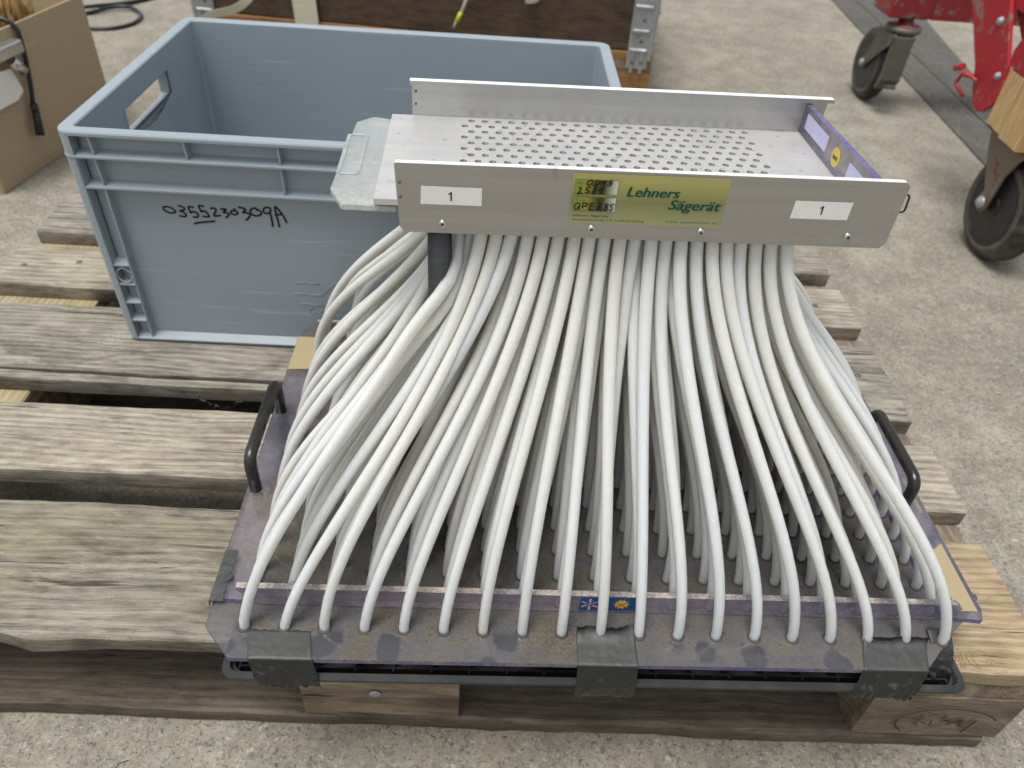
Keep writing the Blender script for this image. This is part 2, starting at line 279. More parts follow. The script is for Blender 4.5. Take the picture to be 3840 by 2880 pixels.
H_STROKES=[[[0.13573,0.51303],[0.13476,0.51223],[0.13381,0.51124],[0.1335,0.51008],[0.13424,0.50916],[0.13532,0.5091],[0.13631,0.50981],[0.13723,0.511],[0.13744,0.51215],[0.13682,0.51288],[0.13574,0.51293]],[[0.14152,0.51308],[0.14038,0.51294],[0.1394,0.51223],[0.13901,0.51107],[0.13967,0.51014],[0.14076,0.51],[0.14173,0.5108],[0.14224,0.51235]],[[0.14224,0.51235],[0.14173,0.5108],[0.14086,0.50924],[0.13987,0.50862],[0.13856,0.50905],[0.13743,0.50948]],[[0.14317,0.51077],[0.145,0.51179],[0.14713,0.51321],[0.14631,0.51137],[0.1455,0.50943]],[[0.1509,0.51308],[0.14979,0.51332],[0.14885,0.51243],[0.14901,0.51129],[0.15013,0.51096],[0.15106,0.51195],[0.15128,0.51291],[0.15094,0.51156],[0.15029,0.50981],[0.1493,0.5092],[0.14741,0.50989]],[[0.12829,0.50651],[0.12873,0.5073],[0.12963,0.50734],[0.13007,0.50659],[0.12937,0.50492],[0.12814,0.50312],[0.12725,0.50221],[0.12907,0.50287],[0.13033,0.50283],[0.13143,0.50268]],[[0.1366,0.50753],[0.13534,0.50757],[0.13409,0.50752],[0.1335,0.50644],[0.13317,0.50546],[0.13452,0.50542],[0.13566,0.50498],[0.13578,0.50402],[0.13497,0.50321],[0.13372,0.50316],[0.13257,0.50369]],[[0.14093,0.50732],[0.13981,0.50766],[0.13879,0.50723],[0.13873,0.50627],[0.13957,0.50533],[0.14026,0.5042],[0.13987,0.50302],[0.13846,0.50277],[0.13749,0.50331],[0.13808,0.50431],[0.13939,0.50533],[0.1407,0.50635],[0.14105,0.50713]],[[0.14182,0.50465],[0.14344,0.50607],[0.14561,0.50799],[0.14474,0.50574],[0.14405,0.50416],[0.14376,0.50298]],[[0.12958,0.49525],[0.12794,0.49528],[0.12683,0.49385],[0.12655,0.49225],[0.12716,0.49088],[0.1285,0.49033],[0.12969,0.49118],[0.13025,0.4926],[0.13034,0.49419],[0.12958,0.49525]],[[0.12889,0.49254],[0.12985,0.49138],[0.13053,0.49021]],[[0.13233,0.49506],[0.13241,0.49368],[0.13239,0.49228],[0.13236,0.49098]],[[0.13178,0.49514],[0.13335,0.4957],[0.13502,0.49547],[0.13576,0.4946],[0.13524,0.49359],[0.13386,0.49294],[0.13298,0.4927]],[[0.14049,0.49539],[0.13869,0.49522],[0.13744,0.49497],[0.13779,0.49369],[0.13762,0.49209],[0.13709,0.49047],[0.13876,0.49034],[0.14038,0.4898]],[[0.13786,0.4931],[0.14021,0.49329]],[[0.14347,0.49561],[0.14444,0.49584],[0.14541,0.49539],[0.14521,0.49419],[0.14402,0.49215],[0.14266,0.48989],[0.14378,0.49114],[0.14491,0.49098],[0.14559,0.49001],[0.14647,0.49024]],[[0.15079,0.49481],[0.14978,0.49546],[0.14854,0.49522],[0.14851,0.49412],[0.14956,0.49317],[0.15063,0.49201],[0.15044,0.4908],[0.14885,0.49034],[0.14794,0.4909],[0.14842,0.49212],[0.14971,0.49337],[0.15082,0.49461]],[[0.15531,0.49519],[0.15402,0.49524],[0.15258,0.49508],[0.15208,0.49347],[0.15335,0.49352],[0.15404,0.49255],[0.15391,0.49094],[0.15287,0.4905],[0.1515,0.49104]]]
EP_STROKES=[[[0.5013,0.0352],[0.4945,0.0417],[0.4903,0.0484],[0.4887,0.0586],[0.4926,0.0673],[0.5004,0.0738],[0.5112,0.0788],[0.5255,0.0827],[0.5391,0.0827],[0.5541,0.0798],[0.5676,0.075],[0.5785,0.0675],[0.5824,0.0627]],[[0.5114,0.0688],[0.5091,0.0585],[0.5069,0.048]],[[0.5114,0.057],[0.519,0.0524]],[[0.5145,0.0691],[0.5243,0.0707]],[[0.5317,0.0722],[0.5304,0.0585]],[[0.5108,0.0526],[0.5111,0.0457]],[[0.5218,0.0595],[0.5236,0.0493]],[[0.538,0.0522],[0.5438,0.0596],[0.5509,0.0619]],[[0.5635,0.0629],[0.561,0.0506],[0.5584,0.038]],[[0.5509,0.0619],[0.5498,0.0497],[0.5547,0.0536]],[[0.5321,0.0621],[0.5398,0.0593]]]

# ---------------------------------------------------------------- object and mesh helpers
MW = {}
def link(o, parent, mw):
    C.objects.link(o); MW[o] = mw
    if parent is not None:
        o.parent = parent; o.matrix_local = MW[parent].inverted() @ mw
    else: o.matrix_local = mw
    return o
def frame(x, y, z, rz=0.): return Matrix.Translation((x, y, z)) @ Matrix.Rotation(rz, 4, 'Z')
def thing(name, label, cat, mw, group=None, kind=None):
    o = bpy.data.objects.new(name, None); o.empty_display_size = .05; link(o, None, mw); tag(o, label, cat, group, kind); return o
def tag(o, label=None, cat=None, group=None, kind=None):
    if label: o['label'] = label
    if cat: o['category'] = cat
    if group: o['group'] = group
    if kind: o['kind'] = kind
    return o
def build(name, bm, mat, parent=None, mw=None, smooth=False, label=None):
    me = bpy.data.meshes.new(name); bm.normal_update()
    if smooth is True:
        for f in bm.faces: f.smooth = True
    bm.to_mesh(me); bm.free()
    for m in (mat if isinstance(mat, (list, tuple)) else [mat]): me.materials.append(m)
    if smooth == 'auto':
        me.polygons.foreach_set('use_smooth', [True]*len(me.polygons)); me.set_sharp_from_angle(angle=R(35))
    o = bpy.data.objects.new(name, me)
    link(o, parent, mw if mw is not None else (MW[parent] if parent is not None else Matrix()))
    if label: o['label'] = label
    return o
def B(): return bmesh.new()
def box(bm, x0, x1, y0, y1, z0, z1, bev=0, mi=0, seg=1):
    vs_ = [bm.verts.new((x, y, z)) for x in (x0, x1) for y in (y0, y1) for z in (z0, z1)]
    idx = [(0, 1, 3, 2), (4, 6, 7, 5), (0, 4, 5, 1), (2, 3, 7, 6), (0, 2, 6, 4), (1, 5, 7, 3)]
    fs = [bm.faces.new([vs_[i] for i in q]) for q in idx]
    for f in fs: f.material_index = mi
    if bev:
        es = list({e for f in fs for e in f.edges}); r = bmesh.ops.bevel(bm, geom=es, offset=bev, segments=seg, affect='EDGES', profile=.5)
        for f in r['faces']: f.material_index = mi
    return bm
def prism(bm, poly, t0, t1, plane='xy', mi=0, side=None, bev=0):
    def P(a, b, t): return {'xy': (a, b, t), 'xz': (a, t, b), 'yz': (t, a, b)}[plane]
    lo = [bm.verts.new(P(a, b, t0)) for a, b in poly]; hi = [bm.verts.new(P(a, b, t1)) for a, b in poly]
    f1 = bm.faces.new(lo[::-1]); f2 = bm.faces.new(hi); f1.material_index = f2.material_index = mi
    n = len(poly); ss = []
    for i in range(n):
        f = bm.faces.new((lo[i], lo[(i+1) % n], hi[(i+1) % n], hi[i])); f.material_index = mi if side is None else side; ss.append(f)
    bmesh.ops.recalc_face_normals(bm, faces=[f1, f2]+ss)
    if bev:
        es = list({e for f in (f1, f2) for e in f.edges}); bmesh.ops.bevel(bm, geom=es, offset=bev, segments=1, affect='EDGES')
    return bm
def tube(bm, pts, r, seg=10, cap0=True, cap1=True, mi=0, flat_=1.):
    pts = [Vector(p) for p in pts]; n = len(pts); rings = []
    t = (pts[1]-pts[0]).normalized(); u = t.orthogonal().normalized()
    for i, p in enumerate(pts):
        t2 = (pts[min(i+1, n-1)]-pts[max(i-1, 0)]).normalized()
        q = t.rotation_difference(t2); u = q @ u; t = t2; v = t.cross(u).normalized()
        rad = r(i/(n-1)) if callable(r) else r
        rings.append([bm.verts.new(p+rad*(math.cos(a)*u+flat_*math.sin(a)*v)) for a in [2*math.pi*k/seg for k in range(seg)]])
    for a, b in zip(rings, rings[1:]):
        for k in range(seg):
            f = bm.faces.new((a[k], a[(k+1) % seg], b[(k+1) % seg], b[k])); f.smooth = True; f.material_index = mi
    if cap0: bm.faces.new(rings[0][::-1]).material_index = mi
    if cap1: bm.faces.new(rings[-1]).material_index = mi
    return bm
def cyl(bm, p0, p1, r0, r1=None, seg=20, mi=0): return tube(bm, [p0, p1], lambda t: r0+( (r1 if r1 is not None else r0)-r0)*t, seg, mi=mi)
def lathe(bm, prof, origin, axis, seg=32, mi=0):
    """prof: (distance along axis, radius)"""
    a = Vector(axis).normalized(); u = a.orthogonal().normalized(); v = a.cross(u); o = Vector(origin); rings = []
    for d, r in prof: rings.append([bm.verts.new(o+a*d+max(r, 1e-5)*(math.cos(t)*u+math.sin(t)*v)) for t in [2*math.pi*k/seg for k in range(seg)]])
    for p, q in zip(rings, rings[1:]):
        for k in range(seg):
            f = bm.faces.new((p[k], p[(k+1) % seg], q[(k+1) % seg], q[k])); f.smooth = True; f.material_index = mi
    for f in (bm.faces.new(rings[0][::-1]), bm.faces.new(rings[-1])): f.material_index = mi
    return bm
def fillet(pts, r, n=5):
    """round the inner corners of a polyline"""
    pts = [Vector(p) for p in pts]; out = [pts[0]]
    for a, b, c in zip(pts, pts[1:], pts[2:]):
        d0 = (a-b); d1 = (c-b); k = min(r, d0.length*.49, d1.length*.49); p0 = b+d0.normalized()*k; p2 = b+d1.normalized()*k
        for i in range(n+1):
            t = i/n; out.append((1-t)**2*p0+2*t*(1-t)*b+t*t*p2)
    return out+[pts[-1]]
def rrect(x0, x1, y0, y1, r, n=5):
    o = []
    for cx, cy, a0 in ((x1-r, y1-r, 0), (x0+r, y1-r, 90), (x0+r, y0+r, 180), (x1-r, y0+r, 270)):
        for i in range(n+1): a = R(a0+90*i/n); o.append((cx+r*math.cos(a), cy+r*math.sin(a)))
    return o
def loft(bm, rings, close=False, mi=0, cap_last=False, smooth=False):
    """rings: list of (poly2d, z) with equal counts"""
    L = [[bm.verts.new((x, y, z)) for x, y in poly] for poly, z in rings]; n = len(L[0])
    prs = list(zip(L, L[1:]))+([(L[-1], L[0])] if close else [])
    for a, b in prs:
        for k in range(n):
            f = bm.faces.new((a[k], a[(k+1) % n], b[(k+1) % n], b[k])); f.material_index = mi
    if cap_last: bm.faces.new(L[-1])
    bmesh.ops.recalc_face_normals(bm, faces=bm.faces[:]); return bm
def cut(o, cbm):
    me = bpy.data.meshes.new('cutter'); bmesh.ops.recalc_face_normals(cbm, faces=cbm.faces[:]); cbm.to_mesh(me); cbm.free(); c = bpy.data.objects.new('cutter', me); C.objects.link(c); c.matrix_world = MW[o]
    m = o.modifiers.new('cut', 'BOOLEAN'); m.object = c; m.operation = 'DIFFERENCE'; m.solver = 'EXACT'
    bpy.context.view_layer.update(); dg = bpy.context.evaluated_depsgraph_get(); nm = bpy.data.meshes.new_from_object(o.evaluated_get(dg))
    o.modifiers.clear(); o.data = nm; bpy.data.objects.remove(c)
def ribbon(bm, pts, w, P, mi=0, lift=0.):
    """flat pen stroke; P maps (a,b,height) to a point"""
    pts = [Vector(p) for p in pts]
    for _ in range(2):     # Chaikin smoothing
        q = [pts[0]]
        for a, b in zip(pts, pts[1:]): q += [a*.75+b*.25, a*.25+b*.75]
        pts = q+[pts[-1]]
    L = []
    for i, p in enumerate(pts):
        t = (pts[min(i+1, len(pts)-1)]-pts[max(i-1, 0)])
        if t.length < 1e-9: continue
        t.normalize(); nn = Vector((-t.y, t.x)); e = .75 if i in (0, len(pts)-1) else 1.
        L.append((bm.verts.new(P(p.x+nn.x*w/2*e, p.y+nn.y*w/2*e, lift+i*3e-6)), bm.verts.new(P(p.x-nn.x*w/2*e, p.y-nn.y*w/2*e, lift+i*3e-6))))
    for a, b in zip(L, L[1:]): bm.faces.new((a[0], a[1], b[1], b[0])).material_index = mi
def text(bm, body, x0, x1, z0, cap, P, shear=0, bold=0, space=1., mi=0, lift=0.):
    cu = bpy.data.curves.new('lettering', 'FONT'); cu.body = body; cu.size = 1; cu.shear = shear; cu.offset = bold; cu.space_character = space; cu.resolution_u = 3; cu.fill_mode = 'FRONT'
    o = bpy.data.objects.new('lettering', cu); C.objects.link(o); bpy.context.view_layer.update()
    me = bpy.data.meshes.new_from_object(o.evaluated_get(bpy.context.evaluated_depsgraph_get()))
    xs = [v.co.x for v in me.vertices]; a, b = min(xs), max(xs); k = (x1-x0)/(b-a) if x1 else cap/.73
    off = x0-a*k
    vs_ = [bm.verts.new(P(off+v.co.x*k, z0+v.co.y*cap/.73, lift)) for v in me.vertices]
    for p in me.polygons:
        try: bm.faces.new([vs_[i] for i in p.vertices]).material_index = mi
        except ValueError: pass
    bpy.data.objects.remove(o); bpy.data.curves.remove(cu); bpy.data.meshes.remove(me)

def fn(x, s, k=1.): return mnoise.noise(Vector((x*k, s*7.13, s*3.7)))
def plank(name, L, W, T, mat, parent, mw, seed=0., wane=.002, front=None, back=None, step=.02, cup=.001, ch=.0015, label=None, tip=.003):
    bm = B(); n = max(2, int(L/step)); rings = []
    prof = [(-1, -1, 1, 0), (-1, 1, 0, -1), (-1, 1, 1, 0)]
    for i in range(n+1):
        x = -L/2+L*i/n
        f = -W/2+wane*fn(x, seed, 9)+wane*.6*fn(x, seed+5, 38)+(front(x) if front else 0)
        b = W/2+wane*fn(x, seed+1, 9)+wane*.6*fn(x, seed+6, 38)+(back(x) if back else 0)
        zt = T/2+cup*fn(x, seed+2, 4); zb = -T/2+cup*fn(x, seed+3, 4); c = ch*(1+.8*fn(x, seed+4, 30)); w2 = wane*.5*fn(x, seed+8, 14)
        sec = [(f+c*.6, zb), (b-c*.6, zb), (b, zb+c), (b-w2*.3, zt-c), (b-c*1.1, zt), (f*.35+b*.65, zt+cup*.4*fn(x, seed+9, 7)), (f*.65+b*.35, zt+cup*.4*fn(x, seed+10, 7)), (f+c*1.1, zt), (f+w2, zt-c), (f, zb+c)]
        rings.append([(x, y, z) for y, z in sec])
    for r in (0, n):    # rough sawn, slightly uneven ends
        s_ = -1 if r == 0 else 1
        rings[r] = [(x+s_*tip*fn(y, seed+11+s_, 40), y, z) for x, y, z in rings[r]]
    V = [[bm.verts.new(p) for p in r] for r in rings]; m = len(V[0])
    for a, b in zip(V, V[1:]):
        for k in range(m): bm.faces.new((a[k], b[k], b[(k+1) % m], a[(k+1) % m]))
    bm.faces.new(V[0][::-1]).material_index = 1; bm.faces.new(V[-1]).material_index = 1
    bmesh.ops.recalc_face_normals(bm, faces=bm.faces[:])
    return build(name, bm, [mat, MT['endgrain']], parent, mw, 'auto', label)

# ---------------------------------------------------------------- ground
bm = B()
xs = [-40, -8, -3, -1.5, 0, 1.0, 2.5, 8, 40]
vs_ = [[bm.verts.new((x, y, 0)) for y in (-8, -1, 0, 1, 2, 3, 6, 14, 60)] for x in xs]
for a, b in zip(vs_, vs_[1:]):
    for k in range(8): bm.faces.new((a[k], b[k], b[k+1], a[k+1]))
g = build('ground', bm, MT['concrete']); tag(g, 'pale speckled concrete yard around the pallet', kind='structure')
bm = B()   # dark strip with a joint in it, ending near the front wheel
edgeL = lambda y: 1.262+.064*(y-1.2)+.0015*fn(y, 3, 8); joint = lambda y: 1.405+.055*(y-1.7)+.003*fn(y, 9, 12); edgeR = lambda y: 1.545+.18*(y-2.0)*.9+.0015*fn(y, 5, 8)
ys = [.2+.06*i for i in range(96)]
for (fa, fb) in ((edgeL, lambda y: joint(y)-.004), (lambda y: joint(y)+.004, lambda y: max(edgeR(y), joint(y)+.06))):
    A = [(bm.verts.new((fa(y), y, .004)), bm.verts.new((fb(y), y, .004))) for y in ys]
    for p, q in zip(A, A[1:]): bm.faces.new((p[0], p[1], q[1], q[0]))
g = build('dark_joint_strip', bm, MT['asphalt']); tag(g, 'dark grey strip with a thin joint running across the yard', kind='structure')

# small litter on the ground
bm = B()
def pebble(bm, x, y, z, r):
    m = Matrix.Translation((x, y, z+r*.35)) @ Matrix.Rotation(rnd.random()*6, 4, 'Z') @ Matrix.Diagonal((r*rnd.uniform(.8, 1.4), r, r*.6, 1))
    bmesh.ops.create_icosphere(bm, subdivisions=1, radius=1, matrix=m)
for i in range(420):
    x, y = rnd.uniform(-.9, 1.9), rnd.uniform(-.16, 2.4)
    if i < 130: x, y = rnd.uniform(-.45, .8), rnd.uniform(-.14, -.004)
    if -.61 < x < .61 and y > -.004 and y < .81: continue
    pebble(bm, x, y, 0, rnd.choice((.0006, .0008, .001, .0012, .0018)))
tag(build('loose_grit', bm, MT['stone']), 'loose grit scattered on the concrete', kind='stuff')
bm = B()
for i in range(26):
    x, y, a, l = rnd.uniform(-.45, .8), rnd.uniform(-.14, -.01), rnd.random()*6.3, rnd.uniform(.004, .016)
    if i > 14: x, y = rnd.uniform(.68, 1.2), rnd.uniform(0, 1.2)
    tube(bm, [(x, y, .0012), (x+l*.5*math.cos(a), y+l*.5*math.sin(a), .0016), (x+l*math.cos(a+.3), y+l*math.sin(a+.3), .0012)], .00035, 5)
tag(build('dry_needles', bm, MT['twig']), 'thin dry needles and twigs on the concrete', kind='stuff')

# ---------------------------------------------------------------- front pallet
def make_pallet(root, mats, cross, blocks, blockm, bottoms, seed0, mw):
    pass
pal = thing('wooden_pallet', 'weathered grey euro pallet under the device and the blue grey box', 'pallet', frame(0, .4, 0))
def X(x, y, z, rz=0.): return frame(x, y, z, rz)
frontA = lambda x: .0015+.006*max(0, 1-abs(x+.345)/.05)*1.0-.005*max(0, 1-abs(x+.285)/.045)+(.004 if x < -.36 else 0)
plank('board', 1.198, .147, .022, MT['wood_front'], pal, X(0, .0735, .133), 1, .0018, front=frontA, ch=.002, label='greenish front board, tan at its right end')
plank('board', 1.204, .100, .022, MT['wood_pale'], pal, X(0, .236, .1332), 2, .0012)
# third board is split along its front edge; the loose sliver is still nailed on
gapf = lambda x: -.0045*max(0., min(1., (x+.16)/.10))
plank('board', 1.198, .112, .022, MT['wood_gray'], pal, X(0, .401, .133), 3, .0008, front=gapf, label='wide grey board with split off edges')
plank('board', 1.196, .0125, .0215, MT['wood_gray'], pal, X(0, .3335, .1325), 4, .0007, back=lambda x: .0012*math.sin(x*9), label='split sliver along the front of the third board')
plank('board', 1.198, .0140, .022, MT['wood_gray'], pal, X(0, .4656, .1332), 8, .0006, label='split sliver along the back of the third board')
plank('board', 1.200, .100, .022, MT['wood_pale'], pal, X(0, .564, .133), 5, .002)
plank('board', 1.198, .147, .022, MT['wood_gray'], pal, X(0, .7275, .133), 6, .002)
RY = R(90)
for x, wd in ((-.5275, .145), (0, .145), (.543, .116)):
    plank('cross_board', .796, wd, .0215, MT['wood_yellow' if x < 0 else 'wood_block'], pal, X(x, .4, .111, RY), 11+x, .002)
for i, x in enumerate((-.5275, 0, .5275)):
    for j, (y, d) in enumerate(((.05, .1), (.4, .145), (.75, .1))):
        m_ = MT['wood_tan'] if (i == 1 and j == 0) else MT['wood_block'] if (i > 0) else MT['wood_dark']
        plank('block', .145, d-.002, .0775, m_, pal, X(x, y, .0608), 20+i*3+j, .0015, ch=.003, step=.012)
for y, m_ in ((.05, 'wood_dark'), (.4, 'wood_dark'), (.75, 'wood_dark')):
    plank('bottom_board', 1.19 if y < .1 else 1.2, .099, .0215, MT[m_] if y > .1 else MT['wood_dark'], pal, X(-.004, y, .0112), 31+y, .002, ch=.003)
bm = B()
for x, z in ((-.004, .066),): lathe(bm, [(0, .0058), (.0008, .0056), (.0012, .003), (.0013, 0)], (x, .0003, z), (0, -1, 0), 16)
build('nail', bm, MT['galv'], pal, Matrix())
for (x, y) in ((-.56, .23), (-.50, .25), (-.54, .40), (-.57, .56), (-.50, .575), (-.53, .72), (.55, .235), (.56, .41), (.55, .565), (.56, .08), (.53, .70)):
    bm = B(); lathe(bm, [(0, .0042), (.0006, .004), (.0009, 0)], (x, y, .1438), (0, 0, 1), 12); build('nail', bm, MT['steel_dirty'], pal, Matrix())
EP_P = lambda a, b, h: (a, -.0012-h, b)
bm = B()
for i, s_ in enumerate(EP_STROKES): ribbon(bm, s_, .0017 if i < 7 else .0032, EP_P, lift=i*5e-5)
build('branded_mark', bm, MT['twig'], pal, Matrix(), label='worn oval brand mark on the front corner block')
bm = B()   # cobweb fluff in the gap
for i in range(46):
    t_ = i/45; x = -.262+.055*t_+rnd.gauss(0, .0012); y = .3262-.004*math.sin(t_*3.1)+rnd.gauss(0, .0006); z = .134-.020*math.sin(t_*2.6)+rnd.gauss(0, .001); pebble(bm, x, y, z, rnd.uniform(.0004, .0013)*(1.3 if i < 22 or i > 40 else .5))
tag(build('cobweb', bm, MT['web']), 'grey cobweb fluff hanging in the gap of the pallet boards', 'cobweb', kind='stuff')
bm = B()
for i in range(34):
    x, y, a = rnd.gauss(.52, .009), rnd.gauss(.0, .0035)+.012, rnd.random()*6.3; l = .007
    tube(bm, [(x, y, .1450), (x+l*.5*math.cos(a), y+l*.5*math.sin(a), .1462), (x+l*math.cos(a+1), y+l*math.sin(a+1), .1452)], .00022, 4)
for i in range(40):
    x, y = rnd.gauss(-.44, .05), rnd.gauss(.39, .018); pebble(bm, x, y, .1445, rnd.uniform(.0004, .0011))
tag(build('wood_shavings', bm, MT['wood_new']), 'fine wood fibres and crumbs lying on the pallet boards', kind='stuff')

# ---------------------------------------------------------------- blue grey storage box
BX = frame(-.369, .4012, .144, R(.3)); W_, D_, H_ = .605, .405, .270
crate = thing('storage_box', 'empty blue grey plastic euro box with handwritten number on its front', 'storage box', BX)
bm = B()
def rc(i, r, n=5): return rrect(i, W_-i, i, D_-i, max(r, .001), n)
i0 = .0125
loft(bm, [(rc(.020, .012), .0), (rc(.0165, .014), .006), (rc(i0, .012), .012), (rc(i0, .012), .2655), (rc(0, .016), .2655), (rc(0, .016), .2685), (rc(.001, .015), .270), (rc(.0135, .006), .270), (rc(.0148, .005), .2685), (rc(.0152, .005), .262), (rc(.0158, .006), .004)], cap_last=True)
shell = build('shell', bm, MT['crate'], crate, BX)
# hand hole in both short walls
for xa in (-.01, W_-.03):
    cb = B(); hp = [(.1285, .2415), (.1285, .213)]+[(.1285+.143*t, .213-.0125*math.sin(math.pi*t)) for t in (.15, .35, .5, .65, .85)]+[(.2715, .213), (.2715, .2415)]
    prism(cb, hp, xa, xa+.045, 'yz'); cut(shell, cb)
for xa, xb in ((.0012, .0156), (W_-.0156, W_-.0012)):     # collar round the hand hole
    bm = B(); cy_, cz_ = .2, .226; big_ = [(cy_+(a-cy_)*1.035, cz_+(b_-cz_)*1.16) for a, b_ in hp]; n_ = len(hp)
    R4 = [[bm.verts.new((x, a, b_)) for a, b_ in pl_] for x, pl_ in ((xa, hp), (xb, hp), (xb, big_), (xa, big_))]
    for p_, q_ in zip(R4, R4[1:]+R4[:1]):
        for k in range(n_): bm.faces.new((p_[k], p_[(k+1) % n_], q_[(k+1) % n_], q_[k]))
    bmesh.ops.recalc_face_normals(bm, faces=bm.faces[:]); build('hand_grip', bm, MT['crate'], crate, BX)
shell.data.polygons.foreach_set('use_smooth', [True]*len(shell.data.polygons)); shell.data.set_sharp_from_angle(angle=R(30))
def ring_rib(z0, z1, o=0., t=.0022, name='rib'):
    bm = B(); a = rc(o, .014); b = rc(i0+.0008, .012)
    loft(bm, [(b, z0-.001), (a, z0), (a, z1), (b, z1+.0042)]); build(name, bm, MT['crate'], crate, BX, 'auto')
ring_rib(.2415, .2435); ring_rib(.2068, .2088, .0012)
bm = B(); loft(bm, [(rc(.016, .012), .0005), (rc(.0035, .012), .0025), (rc(.003, .012), .0052), (rc(i0+.0008, .012), .0115)]); build('bottom_rim', bm, MT['crate'], crate, BX, 'auto')
def vrib(x, z0, z1, w_=.0022, y0=.0006, bl=0.):
    bm = B(); x2 = x+bl; ys_ = (i0+.001)
    v = [bm.verts.new(p) for p in ((x2-w_/2, y0+.0025, z0), (x2+w_/2, y0+.0025, z0), (x+w_/2, y0, z1), (x-w_/2, y0, z1), (x2-w_/2-.0016, ys_, z0), (x2+w_/2+.0016, ys_, z0), (x+w_/2+.0016, ys_, z1), (x-w_/2-.0016, ys_, z1))]
    for q in ((0, 1, 2, 3), (0, 3, 7, 4), (1, 5, 6, 2), (0, 4, 5, 1), (3, 2, 6, 7)): bm.faces.new([v[i] for i in q])
    bmesh.ops.recalc_face_normals(bm, faces=bm.faces[:]); build('rib', bm, MT['crate'], crate, BX)
for x in (.034, .130, .226, .322, .418, .514, .571): vrib(x, .2435, .2655)
for x in (.034, .226, .418, .571): vrib(x, .2088, .2415, .002, .0012)
for x in (.0145, W_-.0145): vrib(x, .005, .2415, .002, .0015)
for x in (.0345, W_-.0345): vrib(x, .005, .2068, .002, .0022)
for xa in (0, 1):
    X_ = (lambda x: x) if not xa else (lambda x: W_-x)
    for z in (.109, .083, .057, .031):
        bm = B(); a, b = sorted((X_(.0150), X_(.0340))); w = [(a, .003, z), (b, .003, z), (b, .003, z+.0018), (a, .003, z+.0018), (a, i0+.001, z-.0006), (b, i0+.001, z-.0006), (b, i0+.001, z+.0065), (a, i0+.001, z+.0065)]
        v = [bm.verts.new(p) for p in w]
        for q in ((0, 1, 2, 3), (0, 4, 5, 1), (3, 2, 6, 7), (0, 3, 7, 4), (1, 5, 6, 2)): bm.faces.new([v[i] for i in q])
        bmesh.ops.recalc_face_normals(bm, faces=bm.faces[:]); build('rib', bm, MT['crate'], crate, BX)
    bm = B(); cx = X_(.0245); tube(bm, [(cx+.0082*math.cos(t), .0045, .0962+.0098*math.sin(t)) for t in [2*math.pi*k/20 for k in range(21)]], .0011, 6); box(bm, cx-.0008, cx+.0008, .0045, i0, .1055, .1092); box(bm, cx-.0008, cx+.0008, .0045, i0, .083, .0870); build('ring_boss', bm, MT['crate'], crate, BX)
    bm = B()   # rounded corner post
    q = [(.0006+.0139*(1-math.cos(t)), .0006+.0139*(1-math.sin(t))) for t in [math.pi/2*k/5 for k in range(6)]]+[(.0145, i0+.001), (i0+.001, .03), (.0006, .03)]
    q = [(X_(a), b) for a, b in q]
    ql = [(X_(X_(a)+.0022), b+.0022) for a, b in q]
    loft(bm, [(ql, .0045), (q, .2425)]); loft(bm, [(q, .2430), (q, .2656)]); build('corner_post', bm, MT['crate'], crate, BX, 'auto')
for y in (.075, .135, .27, .33):
    for x in (0.0012, W_-.0130):
        bm = B(); box(bm, x, x+.0118, y-.001, y+.001, .2088, .2660); build('rib', bm, MT['crate'], crate, BX)
bm = B(); PB = lambda a, b, h: (a+.369, .01235-h, b-.144)
for i, s_ in enumerate(C_STROKES): ribbon(bm, s_, .0021, PB, lift=.0002+i*4e-5)
build('handwriting', bm, MT['ink'], crate, BX, label='black marker writing 0355230309A with a short underline')
bm = B()
LG = [[(-.152, .2375), (-.1365, .2375)], [(-.135, .2372), (-.1195, .2372)], [(-.1515, .2215), (-.136, .2212)], [(-.1345, .2210), (-.118, .2207)], [(-.118, .2207), (-.103, .2378), (-.087, .2376)], [(-.115, .204), (-.094, .228), (-.088, .228)], [(-.149, .207), (-.118, .206)], [(-.137, .195), (-.130, .205), (-.117, .2045)], [(-.137, .195), (-.124, .1948), (-.117, .2045)]]
for s_ in LG: tube(bm, [PB(a, b, .0001) for a, b in s_], .0005, 5)
build('moulded_logo', bm, MT['crate'], crate, BX)

# ---------------------------------------------------------------- dark planting tray under the device
DV = frame(-.100, -.010, .144, R(1.2)); zt = .0265
tray = thing('planting_tray', 'shallow dark grey plastic tray taped under the clear base sheet', 'tray', DV)
TX0, TX1, TY0, TY1 = -.0145, .594, -.0335, .372
def tr(i, r=.012): return rrect(TX0+i, TX1-i, TY0+i, TY1-i, r, 5)
bm = B(); loft(bm, [(tr(.012), .0015), (tr(.0075), .016), (tr(.007), zt-.0045), (tr(0), zt-.0045), (tr(-.0005), zt-.001), (tr(.0005), zt), (tr(.0055, .007), zt), (tr(.0065, .006), zt-.002), (tr(.0125, .006), .004)], cap_last=True)
build('tray_body', bm, MT['tray'], tray, DV, 'auto')
bm = B()
for i in range(20): x = TX0+.012+(TX1-TX0-.024)*i/19; box(bm, x-.0008, x+.0008, TY0+.011, TY1-.011, .005, .0205)
for j in range(16): y = TY0+.014+(TY1-TY0-.028)*j/15; box(bm, TX0+.011, TX1-.011, y-.0008, y+.0008, .005, .0203)
tag(build('cell_walls', bm, MT['black'], tray, DV), kind='stuff')

